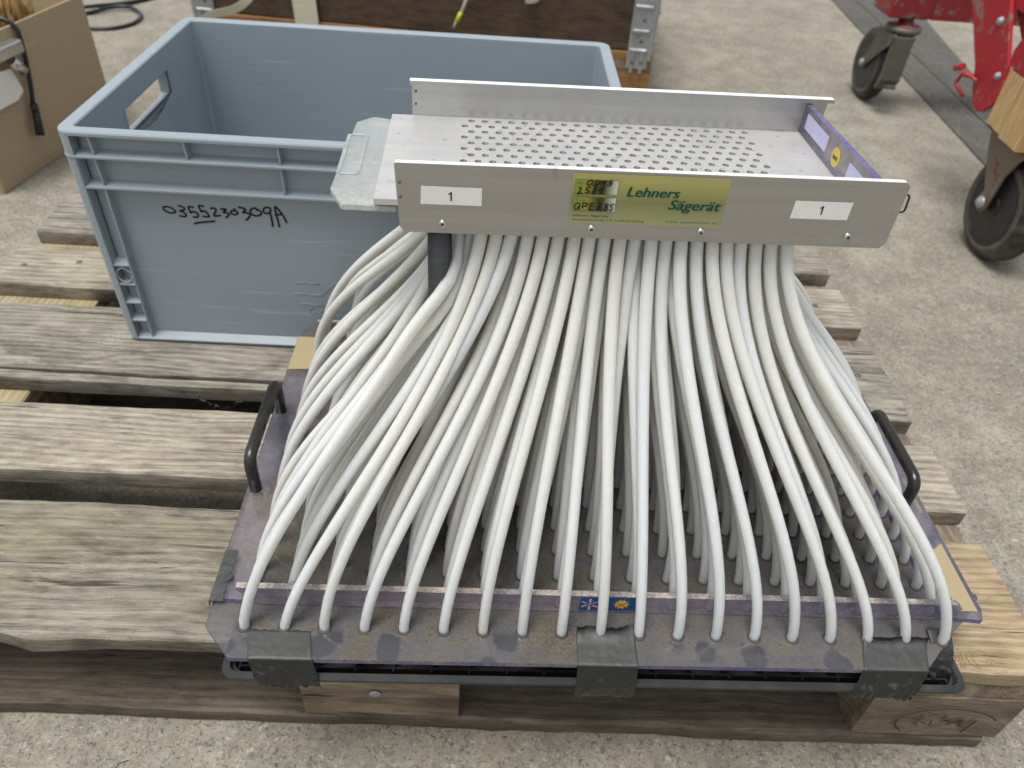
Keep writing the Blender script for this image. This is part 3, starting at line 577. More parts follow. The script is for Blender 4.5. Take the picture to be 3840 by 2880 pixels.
# ---------------------------------------------------------------- the seeding device
dev = thing('seeding_device', 'aluminium seed plate on a fan of milky silicone tubes and clear base', 'seeding device', DV)
Zb0, Zb1 = .0405, .0455       # base sheet (local heights above the pallet top)
bm = B(); prism(bm, [(-.031, .000), (-.006, -.0275), (.553, -.0265), (.592, .010), (.6175, .030), (.6175, .395), (.598, .415), (-.012, .415), (-.031, .395)], Zb0, Zb1, 'xy', 0, 1)
bm.normal_update()
for f in bm.faces:
    if f.normal.z < -.9: f.material_index = 2
build('base_sheet', bm, [MT['base_dusty'], MT['edge'], MT['under']], dev, DV)
Zf0, Zf1 = .0462, .0515
bm = B(); prism(bm, [(-.0315, .0215), (.0015, .0205), (.0040, .036), (.0035, .375), (-.0315, .375)], Zf0, Zf1, 'xy', 0, 1); build('side_flange', bm, [MT['clear'], MT['edge']], dev, DV)
bm = B(); prism(bm, [(.583, .0205), (.618, .0175), (.622, .028), (.6185, .375), (.583, .375)], Zf0, Zf1, 'xy', 0, 1); build('side_flange', bm, [MT['clear'], MT['edge']], dev, DV)
for y0, nm in ((.0205, 'front'), (.382, 'rear')):
    bm = B(); zz0, zz1 = .0462, .0685
    prism(bm, [(-.0005, zz0), (-.0005, zz0+.006), (-.0085, zz1-.002), (-.0085, zz1), (.590, zz1), (.597, zz1-.006), (.590, zz0+.005), (.590, zz0)], y0, y0+.0052, 'xz', 0, 1)
    build('divider_strip', bm, [MT['divider'], MT['dust_top']], dev, DV)
# stacked sticker on the front strip
bm = B(); sx0, sx1, sz0, sz1 = .2718, .3225, .0488, .0668; sy = .0203; PS = lambda a, b, h: (a, sy-h, b)
v = [bm.verts.new(PS(a, b, .0)) for a, b in ((sx0, sz0), (sx1, sz0+.0008), (sx1, sz1+.0008), (sx0, sz1))]; bm.faces.new(v)
stk = build('sticker', bm, MT['blue'], dev, DV, label='blue sticker with crossed out snowflake and crossed out sun')
bm = B(); cx, cz = .2800, .0580
for k in range(6):
    a = math.pi/6+k*math.pi/3; d = Vector((math.cos(a), math.sin(a))); n_ = Vector((-d.y, d.x)); c0 = Vector((cx, cz)); Rr_ = .0072
    ribbon(bm, [c0, c0+d*Rr_], .0007, PS, lift=.0003+k*2e-5)
    for q in (.45, .70, .88):
        for s_ in (-1, 1): ribbon(bm, [c0+d*Rr_*q, c0+d*Rr_*(q+.2)+n_*s_*Rr_*.27*(1.25-q)], .0005, PS, lift=.0004+k*2e-5)
for f in bm.faces: f.material_index = 0
build('snowflake', bm, MT['white'], stk, DV)
bm = B(); cx2 = .3065; pts = []
for k in range(40):
    a = 2*math.pi*k/40; r_ = .0051 if k % 4 else .0073
    if k % 4 in (1, 3): r_ = .0054
    pts.append((cx2+r_*math.cos(a), cz+.0006+r_*math.sin(a)))
bm.faces.new([bm.verts.new(PS(a, b, .0003)) for a, b in pts]); build('sun_emblem', bm, MT['sunny'], stk, DV)
bm = B()
for c_ in (cx, cx2):
    ribbon(bm, [(c_-.0068, cz+.0055), (c_+.0068, cz-.0050)], .0006, PS, lift=.0008); ribbon(bm, [(c_-.0068, cz-.0050), (c_+.0068, cz+.0055)], .0006, PS, lift=.0009)
build('red_cross_lines', bm, MT['red_ink'], stk, DV)
# masking film on the flanges
bm = B(); bm.faces.new([bm.verts.new(p) for p in ((-.0312, .315, Zf1+.0004), (-.001, .317, Zf1+.0004), (-.001, .3745, Zf1+.0004), (-.0312, .3745, Zf1+.0004))]); build('masking_film', bm, MT['tan_paper'], dev, DV)
bm = B(); bm.faces.new([bm.verts.new(p) for p in ((.600, .026, Zf1+.0004), (.6175, .026, Zf1+.0004), (.6175, .098, Zf1+.0004), (.600, .086, Zf1+.0004))]); build('masking_film', bm, MT['tan_paper'], dev, DV)
# carrying handles
for x, yb_, ht in ((-.0235, .2475, .0405), (.597, .240, .0375)):
    bm = B(); tube(bm, fillet([(x, .140, Zf1-.0005), (x, .140, Zf1+ht), (x, yb_, Zf1+ht), (x, yb_, Zf1-.0005)], .013), .0056, 14); build('handle', bm, MT['rod'], dev, DV)

TW = frame(.015, .146, 0, R(2.5))      # frame of the upper plate
for lx, ly in ((.030, .013), (.354, .148)):
    bm = B(); cyl(bm, (lx, ly, .1898), (lx, ly, .4855), .0092, seg=24); build('leg', bm, MT['leg'], dev, TW)

# tubes
PX, PY, ZP = .01147, .01146, .4900
holes = [(.0464+PX*i+(0 if j % 2 else PX/2)-.0, .0154+PY*j) for j in range(13) for i in range(22)]
holes.pop(0)
Tm = DV.inverted() @ TW
tops = [(Tm @ Vector((x, y, .4848)), x, y) for x, y in holes]
feet = [(i, j, Vector((i*.03205, j*.0272, .0345))) for i in range(19) for j in range(15)]
order = sorted(range(285), key=lambda k: (round(tops[k][1], 5), tops[k][2]))
asg = {}
for i in range(19):
    grp = sorted(order[i*15:(i+1)*15], key=lambda k: tops[k][2])
    for j in range(15): asg[(i, j)] = grp[j]
def smooth_bez(P0, h0, P1, h1, n):
    out = []
    for k in range(n+1):
        t = k/n; out.append((1-t)**3*P0+3*t*(1-t)**2*h0+3*t*t*(1-t)*h1+t**3*P1)
    return out
legs_ = [Tm @ Vector((.030, .013, 0)), Tm @ Vector((.354, .148, 0))]
for i, j, f0 in feet:
    T, hx, hy = tops[asg[(i, j)]]; u = i/18*2-1; v = j/14
    lat = Vector((f0.x-T.x, f0.y-T.y, 0)); L_ = lat.length
    k0 = .105+.025*rnd.uniform(-1, 1)+.045*v*abs(u); k1 = .132+.02*rnd.uniform(-1, 1)-.010*v*abs(u)
    h0 = f0+Vector((rnd.gauss(0, .0032)+(.006 if (i, j) == (9, 0) else 0), rnd.gauss(0, .003), k0))
    h1 = T+Vector((0, 0, -k1))+ Vector((rnd.gauss(0, .0022), rnd.gauss(0, .002), 0))
    pts = [f0] + smooth_bez(f0+Vector((0, 0, .006)), h0, T, h1, 26)
    for _ in range(2):
        for q_ in range(3, len(pts)-3):
            for la in legs_:
                dd = Vector((pts[q_].x-la.x, pts[q_].y-la.y, 0))
                if dd.length < .0175: pts[q_] = pts[q_]+(Vector((dd.x*.6, -abs(dd.y)-.008, 0)) if j < 9 and la is legs_[0] and pts[q_].z < .235 else Vector((abs(dd.x)+.004, dd.y, 0)) if la is legs_[0] and j < 9 else dd).normalized()*(.0175-dd.length)*.95
    for _ in range(3): pts = pts[:3]+[(pts[q_-1]+pts[q_]*2+pts[q_+1])/4 for q_ in range(3, len(pts)-1)]+pts[-1:]
    bm = B(); tube(bm, pts, .0017, 8, True, False); bmesh.ops.reverse_faces(bm, faces=bm.faces[:]); tube(bm, pts, .0021, 8, True, False); bmesh.ops.reverse_faces(bm, faces=bm.faces[:]); tube(bm, pts, lambda t: .0040+.0012*min(1, t/.75), 12, True, False); build('tube', bm, MT['tube'], dev, DV)

bm = B()   # dirt and glue ring where every tube enters the sheet
for i, j, f0 in feet:
    lathe(bm, [(0, .0054+.0007*rnd.random()), (.0004, .0050), (.0009, .0044), (.0009, .0036)], (f0.x, f0.y, Zb1), (0, 0, 1), 10)
tag(build('foot_collars', bm, MT['soil'], dev, DV), kind='stuff')

# perforated plate: every cell of the hole grid is cut out and sleeved
bm = B(); x0p, x1p, y0p, y1p = -.0165, .350, .0046, .1608; zt_, th = ZP, .0045
ybs = [y0p]+[.0154+PY*(j+.5) for j in range(12)]+[y1p]; NS = 16; rh = .0029
S_ = B(); cells = {}
for (x, y) in holes: cells.setdefault(round((y-.0154)/PY), []).append(x)
for j in range(13):
    xs_ = sorted(cells[j]); ya, yb = ybs[j], ybs[j+1]; yc = .0154+PY*j
    def quad(xa, xb):
        bm.faces.new([bm.verts.new(p) for p in ((xa, ya, zt_), (xb, ya, zt_), (xb, yb, zt_), (xa, yb, zt_))])
    quad(x0p, xs_[0]-PX/2); quad(xs_[-1]+PX/2, x1p)
    for xc in xs_:
        ring = []; outr = []; low = []
        for k in range(NS):
            a = 2*math.pi*(k+.5)/NS; c_, s2 = math.cos(a), math.sin(a)
            ring.append(bm.verts.new((xc+rh*c_, yc+rh*s2, zt_)))
            xl, xr, yl, yu = xc-PX/2, xc+PX/2, ya, yb
            tx = ((xr-xc) if c_ > 0 else (xl-xc))/c_; ty = ((yu-yc) if s2 > 0 else (yl-yc))/s2
            if k % 4 == 1 or k % 4 == 2:
                pass
            if tx < ty: px, py = (xr if c_ > 0 else xl), yc+s2*tx
            else: px, py = xc+c_*ty, (yu if s2 > 0 else yl)
            outr.append((px, py, tx < ty, c_ > 0, s2 > 0))
        ov = [bm.verts.new((p[0], p[1], zt_)) for p in outr]
        for k in range(NS):
            k2 = (k+1) % NS
            if outr[k][2] != outr[k2][2]:   # include the cell corner
                cx_ = xr if (outr[k][3] if outr[k][2] else outr[k2][3]) else xl; cy_ = yu if (outr[k2][4] if outr[k][2] else outr[k][4]) else yl
                cv = bm.verts.new((cx_, cy_, zt_)); bm.faces.new((ring[k], ov[k], cv, ov[k2], ring[k2]))
            else: bm.faces.new((ring[k], ov[k], ov[k2], ring[k2]))
        # sleeve going down into the tube
        low = [bm.verts.new((xc+rh*math.cos(2*math.pi*(k+.5)/NS), yc+rh*math.sin(2*math.pi*(k+.5)/NS), zt_-.026)) for k in range(NS)]
        for k in range(NS):
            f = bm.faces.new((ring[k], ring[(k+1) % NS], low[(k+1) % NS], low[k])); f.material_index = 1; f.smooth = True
        bm.faces.new(low).material_index = 2  # black floor stands in for the darkness down the tube
vq = [(x0p, y0p), (x1p, y0p), (x1p, y1p), (x0p, y1p)]
for (a, b) in zip(vq, vq[1:]+vq[:1]): bm.faces.new([bm.verts.new(p) for p in ((*a, zt_), (*b, zt_), (*b, zt_-th), (*a, zt_-th))])
bmesh.ops.remove_doubles(bm, verts=bm.verts[:], dist=1e-6)
bmesh.ops.recalc_face_normals(bm, faces=[f for f in bm.faces if f.material_index == 0])
pp = build('perforated_plate', bm, [MT['alu_plate'], MT['alu_dark'], MT['black']], dev, TW, label='scuffed aluminium plate pierced by staggered round holes')
# clear shutter under the plate, sticking out on the left
bm = B(); prism(bm, [(-.051, .030), (-.040, .006), (-.0008, .0052), (-.0008, .160), (-.0335, .168), (-.0465, .155)], .4798, .4838, 'xy')
sh = build('shutter', bm, MT['frost'], dev, TW)
bm = B(); 
for (a, b, c_, d) in ((-.0505, -.0475, .055, .128), (-.0475, -.034, .126, .129), (-.0355, -.033, .055, .127), (-.0475, -.034, .053, .0565)): box(bm, a, b, c_, d, .4839, .4846)
build('shutter_groove', bm, MT['frost'], sh, TW)

# rails
hz0, hz1 = .4665, .5200
bm = B(); prism(bm, [(-.0003, hz1-.001), (.0004, hz1), (.3620, hz1), (.3655, hz1-.0028), (.3650, hz0+.004), (.3612, hz0), (.0050, hz0+.0005), (.0018, hz0+.005)], 0, .0045, 'xz', side=1)
fr_ = build('front_rail', bm, [MT['alu'], MT['alu_edge']], dev, TW)
bm = B(); prism(bm, [(.001, hz0), (.001, hz1-.003), (.3625, hz1-.003), (.3600, hz0)], .1610, .1645, 'xz')
prism(bm, [(-.0005, hz1-.0032), (-.0005, hz1), (.3665, hz1), (.3675, hz1-.0032)], .1585, .1650, 'xz', side=1)
rr_ = build('rear_rail', bm, [MT['alu'], MT['alu_edge']], dev, TW)
def screw(x, z, par, r=.0030):
    bm = B(); lathe(bm, [(0, r), (.0007, r), (.0014, r*.86), (.0019, r*.55), (.0021, r*.2), (.0021, 0)], (x, -.0001, z), (0, -1, 0), 20)
    o = build('screw', bm, MT['screw'], par, TW)
    bm = B(); a = rnd.random()*1.5
    for q in (a, a+math.pi/2):
        d = Vector((math.cos(q), math.sin(q)))*r*.5; n_ = Vector((-d.y, d.x))*.28
        bm.faces.new([bm.verts.new((x+p.x, -.0001-.00215-(.00002 if q > a else 0), z+p.y)) for p in (-d-n_, d-n_, d+n_, -d+n_)])
    build('cross_slot', bm, MT['black'], o, TW)
for x, z in ((.0326, .4747), (.1410, .4747), (.2222, .4753), (.3336, .4756)): screw(x, z, fr_)
for x, z, y, par in ((.0030, .5058, 0, fr_), (.0032, .4948, 0, fr_), (.0042, .5105, .161, rr_), (.0040, .4998, .161, rr_)):
    bm = B(); lathe(bm, [(0, .0012), (.0005, .0011), (.0008, .0006), (.0009, 0)], (x, y-.0001, z), (0, -1, 0), 10); build('rivet', bm, MT['steel_dirty'], par, TW)
bm = B(); tube(bm, fillet([(.3605, .0052, .5080), (.3712, .0052, .5082), (.3722, .0052, .4945), (.3605, .0052, .4935)], .0028), .00075, 8); build('wire_pull', bm, MT['wire'], dev, TW)
# end stop
bm = B(); prism(bm, [(.0048, .4902), (.1608, .4902), (.1608, .5145), (.0048, .5175)], .3440, .3492, 'yz', 0, 1)
es = build('end_stop', bm, [MT['stop'], MT['edge']], dev, TW)
def quad_yz(name, pts, mat, x=.3436):
    bm = B(); bm.faces.new([bm.verts.new((x, a, b)) for a, b in pts]); build(name, bm, mat, es, TW)
quad_yz('label', [(.1504, .4975), (.0994, .4978), (.0994, .5109), (.1504, .5107)], MT['lilac']); quad_yz('label', [(.053, .498), (.0100, .498), (.0100, .5105), (.053, .5104)], MT['lilac'])
quad_yz('round_label', [(.0780+.0078*math.cos(t), .5030+.0078*math.sin(t)) for t in [2*math.pi*k/24 for k in range(24)]], MT['yellow'])
bm = B()
for k in range(9): a = .0735+.001*k; ribbon(bm, [(a, .500+rnd.uniform(0, .002)), (a+.0015, .504+rnd.uniform(0, .002)), (a+.001, .501)], .0003, lambda a, b, h: (.3434-h, a, b), lift=k*1e-5)
build('scribble', bm, MT['ink'], es, TW)
# labels on the front rail
PR = lambda a, b, h: (a, -.0001-h, b)
def plate_quad(name, pts, mat, par, h=.0002):
    bm = B(); bm.faces.new([bm.verts.new(PR(a, b, h)) for a, b in pts]); return build(name, bm, mat, par, TW)
for (pts, cxn, zn) in (([(.01719, .4898), (.0604, .4898), (.0604, .5036), (.01767, .5038)], .0380, .4930), ([(.2853, .4890), (.3284, .4890), (.3286, .5032), (.2857, .5032)], .3066, .4929)):
    l_ = plate_quad('number_label', pts, MT['paper'], fr_); bm = B(); bm.faces.new([bm.verts.new(PR(cxn+a, zn+c_, .0005)) for a, c_ in ((.0003, 0), (.0013, 0), (.0013, .0068), (.0005, .0068), (-.0012, .0052), (-.0012, .0044), (.0003, .0053))]); build('numeral', bm, MT['ink'], l_, TW)
mk = plate_quad('maker_label', [(.1234, .4792), (.2352, .4792), (.2353, .5181), (.1233, .5179)], MT['gold'], fr_); mk['label'] = 'green and gold maker label with handwritten numbers'
for a, b in ((.5022, .5131), (.4893, .5000)):
    bm = B(); bm.faces.new([bm.verts.new(PR(x, z, .0004)) for x, z in ((.1255, a), (.1559, a), (.1559, b), (.1255, b))]); o = build('label_field', bm, MT['field'], mk, TW)
    bm = B(); e_ = .00022
    for (p, q) in (((.1255, a), (.1559, a)), ((.1559, a), (.1559, b)), ((.1559, b), (.1255, b)), ((.1255, b), (.1255, a))): ribbon(bm, [p, q], e_, PR, lift=.0006)
    build('field_border', bm, MT['olive'], mk, TW)
bm = B()
for q in range(4):
    d_ = .00018*q; text(bm, 'Lehners', .1628+d_, .2004+d_, .5016, .0077, PR, shear=.22, lift=.0005+q*2e-5); text(bm, 'Sägerät', .1943+d_, .2320+d_, .4926, .0078, PR, shear=.22, lift=.0005+q*2e-5)
build('lettering', bm, MT['green'], mk, TW)
bm = B(); text(bm, 'Nr.', .1268, .1326, .5098, .0020, PR, lift=.0007, space=1.2); text(bm, 'Typ', .1267, .1336, .4968, .0020, PR, lift=.0007, space=1.2)
text(bm, 'Lehners Sägeräte', .1257, .1520, .4847, .0017, PR, bold=.012, lift=.0005); text(bm, 'Wendelsteinstraße 7-9 - D-83128 Halfing', .1257, .1783, .4814, .0017, PR, lift=.0005)
text(bm, 'www.saetechnik.de', .1941, .2330, .4822, .0015, PR, bold=.015, space=1.4, lift=.0005); build('small_print', bm, MT['olive'], mk, TW)
bm = B()
for i, s_ in enumerate(H_STROKES): ribbon(bm, s_, .00085, PR, lift=.0009+i*2e-5)
build('handwriting', bm, MT['ink'], mk, TW)

# duct tape pieces
def tape(name, x0, x1, path, seed, slant=0., amp=.0005, curl=None, n=26, label=None, ragged=.0014):
    P = [Vector((0, a, b)) for a, b in path]; d = []
    for a, b in zip(P, P[1:]):
        m = max(1, int((b-a).length/.0022)); d += [a.lerp(b, k/m) for k in range(m)]
    d.append(P[-1]); bm = B(); V = []
    for i in range(n+1):
        col = []
        for k, p in enumerate(d):
            s_ = k/(len(d)-1); t = (d[min(k+1, len(d)-1)]-d[max(k-1, 0)]).normalized(); nn = Vector((0, -t.z, t.y))
            if nn.z < 0 or abs(nn.z) < .01 and nn.y > 0: nn = -nn
            x = x0+(x1-x0)*i/n+slant*s_; q = p.copy(); q.x = x
            a_ = amp*(1+4*s_*s_); hh = abs(mnoise.noise(Vector((x*160, s_*7, seed))))*a_*1.6+.0004
            q += nn*hh
            if k == 0: q.y += ragged*fn(x, seed, 260)
            if k == len(d)-1: q.z += ragged*.6*fn(x, seed+2, 90)
            if curl and s_ < curl[0]: 
                e = (curl[0]-s_)/curl[0]; cc = curl[1]*e*e*(.6+.6*fn(x, seed+4, 60)); q.z += abs(cc); q.y -= abs(cc)*1.15*e
            col.append(bm.verts.new(q))
        V.append(col)
    for a, b in zip(V, V[1:]):
        for k in range(len(d)-1): bm.faces.new((a[k], b[k], b[k+1], a[k+1])).smooth = True
    o = build(name, bm, MT['tape'], dev, DV, label=label); md = o.modifiers.new('thickness', 'SOLIDIFY'); md.thickness = .00025; md.offset = 1; return o
zA = Zb1; yF = -.0278
tape('duct_tape', .0035, .0535, [(-.0030, zA), (-.0185, zA), (yF, zA), (yF-.0008, Zb0), (-.0345, zt+.0005), (-.0350, zt-.0075)], 1, .012, .0004)
tape('duct_tape', .2685, .3170, [(.0105, zA+.0006), (-.0100, zA), (yF, zA), (yF-.0008, Zb0), (-.0352, zt+.001), (-.0356, zt-.0135)], 2, -.001, .0004, curl=(.34, .012), label='wide strip of tape with a lifted rear edge')
tape('duct_tape', .510, .5640, [(.0065, zA+.0006), (-.006, zA), (yF+.001, zA), (yF-.0002, Zb0), (-.0345, zt+.001), (-.0354, zt-.009)], 3, -.018, .0006, curl=(.26, .011), label='crumpled tape at the right corner')
tape('duct_tape', .566, .5850, [(.0100, zA+.004), (.0020, zA+.002), (-.0060, zA-.004), (-.0140, zt+.002), (-.0200, .014)], 4, .002, .0009, n=8)
bm = B(); V = []
for i in range(16):
    y = .0185+(.0695-.0185)*i/15; row = []
    for k, (x, z) in enumerate(((-.0335, Zf0-.004), (-.0322, Zf1+.0004), (-.0260, Zf1+.0007), (-.0215, Zf1+.0007))):
        q = Vector((x, y, z+.0006*abs(fn(y, k, 120)))); 
        if k == 3: q.x += .0012*fn(y, 3, 220)+(.0035 if 5 < i < 8 else 0); q.z += (.003 if 5 < i < 8 else 0)
        row.append(bm.verts.new(q))
    V.append(row)
for a, b in zip(V, V[1:]):
    for k in range(3): bm.faces.new((a[k], a[k+1], b[k+1], b[k]))
o = build('duct_tape', bm, MT['tape'], dev, DV)
bm = B()   # dirt lumps round the tube feet
for i in range(700):
    x, y = rnd.uniform(-.004, .59), rnd.uniform(.028, .38)
    if i < 220: y = rnd.uniform(-.01, .018)
    pebble(bm, x, y, Zb1+.0001, rnd.uniform(.0003, .0009))
tag(build('soil_crumbs', bm, MT['soil'], dev, DV), kind='stuff')

# ---------------------------------------------------------------- pallet with a wooden collar behind
PA = R(-5.75); PF = frame(-.734, 1.792, 0, PA)
bp = thing('orange_pallet', 'newer orange brown pallet under the brown timber collar behind the box', 'pallet', PF)
def PL(x, y, z, rz=0): return PF @ frame(x, y, z, rz)
for i, (y, w2) in enumerate(((.0725, .145), (.236, .1), (.4, .145), (.564, .1), (.7275, .145))): plank('board', 1.2, w2, .022, MT['wood_orange'], bp, PL(.6, y, .133), 50+i, .0015, step=.05)
for i, x in enumerate((.0725, .6, 1.1275)):
    plank('cross_board', .8, .145, .0215, MT['wood_orange'], bp, PL(x, .4, .111, R(90)), 60+i, .001, step=.08)
    for j, (y, d) in enumerate(((.05, .1), (.4, .145), (.75, .1))): plank('block', .145, d, .0775, MT['wood_orange'], bp, PL(x, y+.001, .0608), 63+i*3+j, .001, step=.05)
for i, y in enumerate((.05, .4, .75)): plank('bottom_board', 1.2, .1, .0215, MT['wood_orange'], bp, PL(.6, y, .0112), 75+i, .001, step=.08)
bm = B(); ribbon(bm, [(1.075+.042*math.cos(t), .060+.024*math.sin(t)) for t in [math.pi*k/14 for k in range(-2, 17)]], .003, lambda a, b, h: (a, -.0012-h, b))
for k in range(4): ribbon(bm, [(1.050+.016*k, .052), (1.056+.016*k, .070)], .003, lambda a, b, h: (a, -.0016-h, b)); 
build('branded_mark', bm, MT['wood_dark'], bp, PF)
col_ = thing('timber_collar', 'dark brown wooden pallet collar with galvanised corner hinges', 'pallet collar', PF)
for (L, x, y, rz) in ((1.155, .6, .013, 0), (1.155, .6, .787, 0), (.75, .013, .4, R(90)), (.75, 1.187, .4, R(90))):
    plank('collar_board', L, .195, .020, MT['wood_brown'], col_, PF @ frame(x, y, .2445, rz) @ Matrix.Rotation(R(90), 4, 'X'), 90+x+y, .001, step=.05)
def hinge(x, sgn):
    bm = B(); hz = [.104, .345]
    prism(bm, [(x-.026, .104), (x+.026, .104), (x+.026, .345), (x-.026, .345)], -.0035, -.0008, 'xz', bev=.0012)
    for z in (.150, .196, .252, .305): box(bm, x-.022, x+.022, -.0085, -.0035, z-.0045, z+.0045, .002)
    for z in (.108, .128): 
        for dx in (-.012, .012): cyl(bm, (x+dx, -.005, z-.012), (x+dx, -.005, z+.018), .0045, seg=10)
    build('hinge', bm, MT['galv'], col_, PF, 'auto')
    bm = B(); 
    for z in (.172, .222, .278, .325): lathe(bm, [(0, .0045), (.0012, .004), (.0016, 0)], (x+.004, -.0036, z), (0, -1, 0), 10)
    build('hinge_rivet', bm, MT['steel_dirty'], col_, PF)
    bm = B(); xs_ = x+sgn*.030; cyl(bm, (xs_, .002, .125), (xs_, .002, .345), .0065, seg=12); box(bm, xs_-.0015+sgn*.006, xs_+.0015+sgn*.006, .004, .050, .128, .345)
    for z in (.17, .24, .30): box(bm, xs_-.004+sgn*.009, xs_+.004+sgn*.009, .006, .050, z-.004, z+.004, .0015)
    build('hinge_leaf', bm, MT['galv'], col_, PF, 'auto')
hinge(1.160, 1); hinge(.030, -1)
# cream strap: hanging piece and a tail on the left
bm = B()
def belt(bm, pts, w, t=.0015, up=(0, 0, 1)):
    P = [Vector(p) for p in pts]; V = []
    for i, p in enumerate(P):
        d = (P[min(i+1, len(P)-1)]-P[max(i-1, 0)]).normalized(); s_ = d.cross(Vector(up)).normalized() if abs(d.dot(Vector(up))) < .98 else Vector((1, 0, 0)); n_ = s_.cross(d).normalized()
        V.append([bm.verts.new(p+s_*w/2*a+n_*t/2*b) for a, b in ((-1, -1), (1, -1), (1, 1), (-1, 1))])
    for a, b in zip(V, V[1:]):
        for k in range(4): bm.faces.new((a[k], b[k], b[(k+1) % 4], a[(k+1) % 4])).smooth = False
    bm.faces.new(V[0][::-1]); bm.faces.new(V[-1])
belt(bm, [(.305, -.012, .10), (.303, -.010, .16), (.300, -.008, .22), (.298, -.007, .28), (.297, -.006, .345), (.297, .010, .352), (.297, .10, .352)], .062, .0015, (0, 1, 0))
tag(build('cream_strap', bm, MT['strap'], None, PF), 'cream webbing strap hanging down over the brown collar board', 'strap')
bm = B(); belt(bm, fillet([(-.05, -.03, .004), (.045, -.045, .150), (.14, -.035, .165), (.21, -.010, .250), (.26, -.004, .345)], .05), .020, .0015, (0, 1, .3))
tag(build('strap_tail', bm, MT['strap'], None, PF), 'thin loose end of cream strap slanting across the collar corner', 'strap')
# white cable with a yellow taped end, and a white plug over the edge
cb_ = thing('taped_cable', 'white cable with yellow tape and a bare end hanging on the brown board', 'cable', PF)
def pf(X_, Z_, dy=-.016):   # world x, z on the front of the collar -> collar frame
    d = (X_+.734)/math.cos(PA); return (d, dy, Z_)
bm = B(); tube(bm, [pf(.010, .375), pf(.002, .31), pf(-.012, .25), pf(-.030, .205)], .0038, 8); build('cable', bm, MT['white'], cb_, PF)
bm = B(); tube(bm, [pf(-.030, .205), pf(-.042, .182)], .0048, 8); build('tape_wrap', bm, MT['yel_tape'], cb_, PF)
bm = B(); tube(bm, [pf(-.042, .182), pf(-.050, .166)], .0032, 8); build('bare_end', bm, MT['galv'], cb_, PF)
bm = B(); tube(bm, [pf(.120, .36, -.02), pf(.135, .29, -.02), pf(.146, .245, -.02)], lambda t: .010+.008*t, 10)
tag(build('white_rag_end', bm, MT['white'], None, PF), 'bundled white tip hanging over the top of the collar', 'rag')

# ---------------------------------------------------------------- cardboard box at the left
CBF = frame(-.882, 1.019, 0, R(90)-math.atan2(.026, .182))     # local +X runs away along the visible face
cbx = thing('cardboard_box', 'open brown cardboard box at the left edge', 'box', CBF)
Lc, Hc, Wc = .40, .268, .30
def panel(name, x0, x1, y0, y1, z0, z1):
    bm = B(); box(bm, x0, x1, y0, y1, z0, z1, .0008); build(name, bm, MT['cardboard'], cbx, CBF)
panel('panel', 0, Lc, 0, .004, .001, Hc); panel('panel', 0, Lc, Wc-.004, Wc, .001, Hc); panel('panel', .0, .004, .0045, Wc-.0045, .001, Hc); panel('panel', Lc-.004, Lc, .0045, Wc-.0045, .001, Hc); panel('base', .005, Lc-.005, .005, Wc-.005, .001, .005)
bm = B(); prism(bm, [(.004, Hc-.002), (.004, Hc), (-.060, Hc-.135), (-.063, Hc-.132)], .01, Wc-.01, 'xz')
# inner flap folded down into the box
bm2 = B(); v = [bm2.verts.new(p) for p in ((.02, .006, Hc-.002), (Lc-.02, .006, Hc-.002), (Lc-.04, .075, Hc-.075), (.04, .075, Hc-.075))]; bm2.faces.new(v); bm.free()
o = build('flap', bm2, MT['cardboard'], cbx, CBF); md = o.modifiers.new('t', 'SOLIDIFY'); md.thickness = .003
bm = B(); bw = CBF
kp = [(.165, .05, Hc+.012), (.172, .012, Hc+.010), (.174, -.008, Hc-.004), (.168, -.010, .22), (.155, -.011, .165), (.140, -.012, .125)]
kt = thing('hanging_cable', 'black power lead with plug hanging over the cardboard box', 'cable', CBF)
tube(bm, fillet(kp, .02), .0045, 10); build('cable', bm, MT['black'], kt, CBF, True)
bm = B(); tube(bm, [(.1415, -.0125, .130), (.138, -.014, .112)], .0075, 10); tube(bm, [(.138, -.014, .114), (.132, -.016, .094), (.124, -.018, .072)], lambda t: .0095+.002*t, 8, flat_=.75); build('plug', bm, MT['black'], kt, CBF)
bm = B()
for i in range(90):
    a, b = rnd.uniform(.17, .26), rnd.uniform(.02, .10); tube(bm, [(a, b, Hc-.10), (a+rnd.uniform(-.01, .02), b+rnd.uniform(-.01, .01), Hc-.01), (a+rnd.uniform(-.02, .03), b+rnd.uniform(-.02, .01), Hc+.045)], .0022, 4)
tag(build('bristle_brush', bm, MT['hair'], None, CBF), 'tan bristles sticking out of the cardboard box', 'brush', kind='stuff')
mtf = thing('metal_fitting', 'shiny metal fitting with a pale tag over the cardboard edge', 'metal fitting', CBF)
bm = B(); box(bm, .075, .150, -.030, -.006, .228, .252, .003); cyl(bm, (.115, -.020, .222), (.135, -.022, .196), .010, seg=14); build('bracket', bm, MT['screw'], mtf, CBF)
bm = B(); v = [bm.verts.new(p) for p in ((.030, -.011, .215), (.118, -.011, .205), (.128, -.012, .160), (.105, -.013, .150), (.030, -.013, .150))]; bm.faces.new(v); o = build('tag', bm, MT['paper'], mtf, CBF); md = o.modifiers.new('t', 'SOLIDIFY'); md.thickness = .001

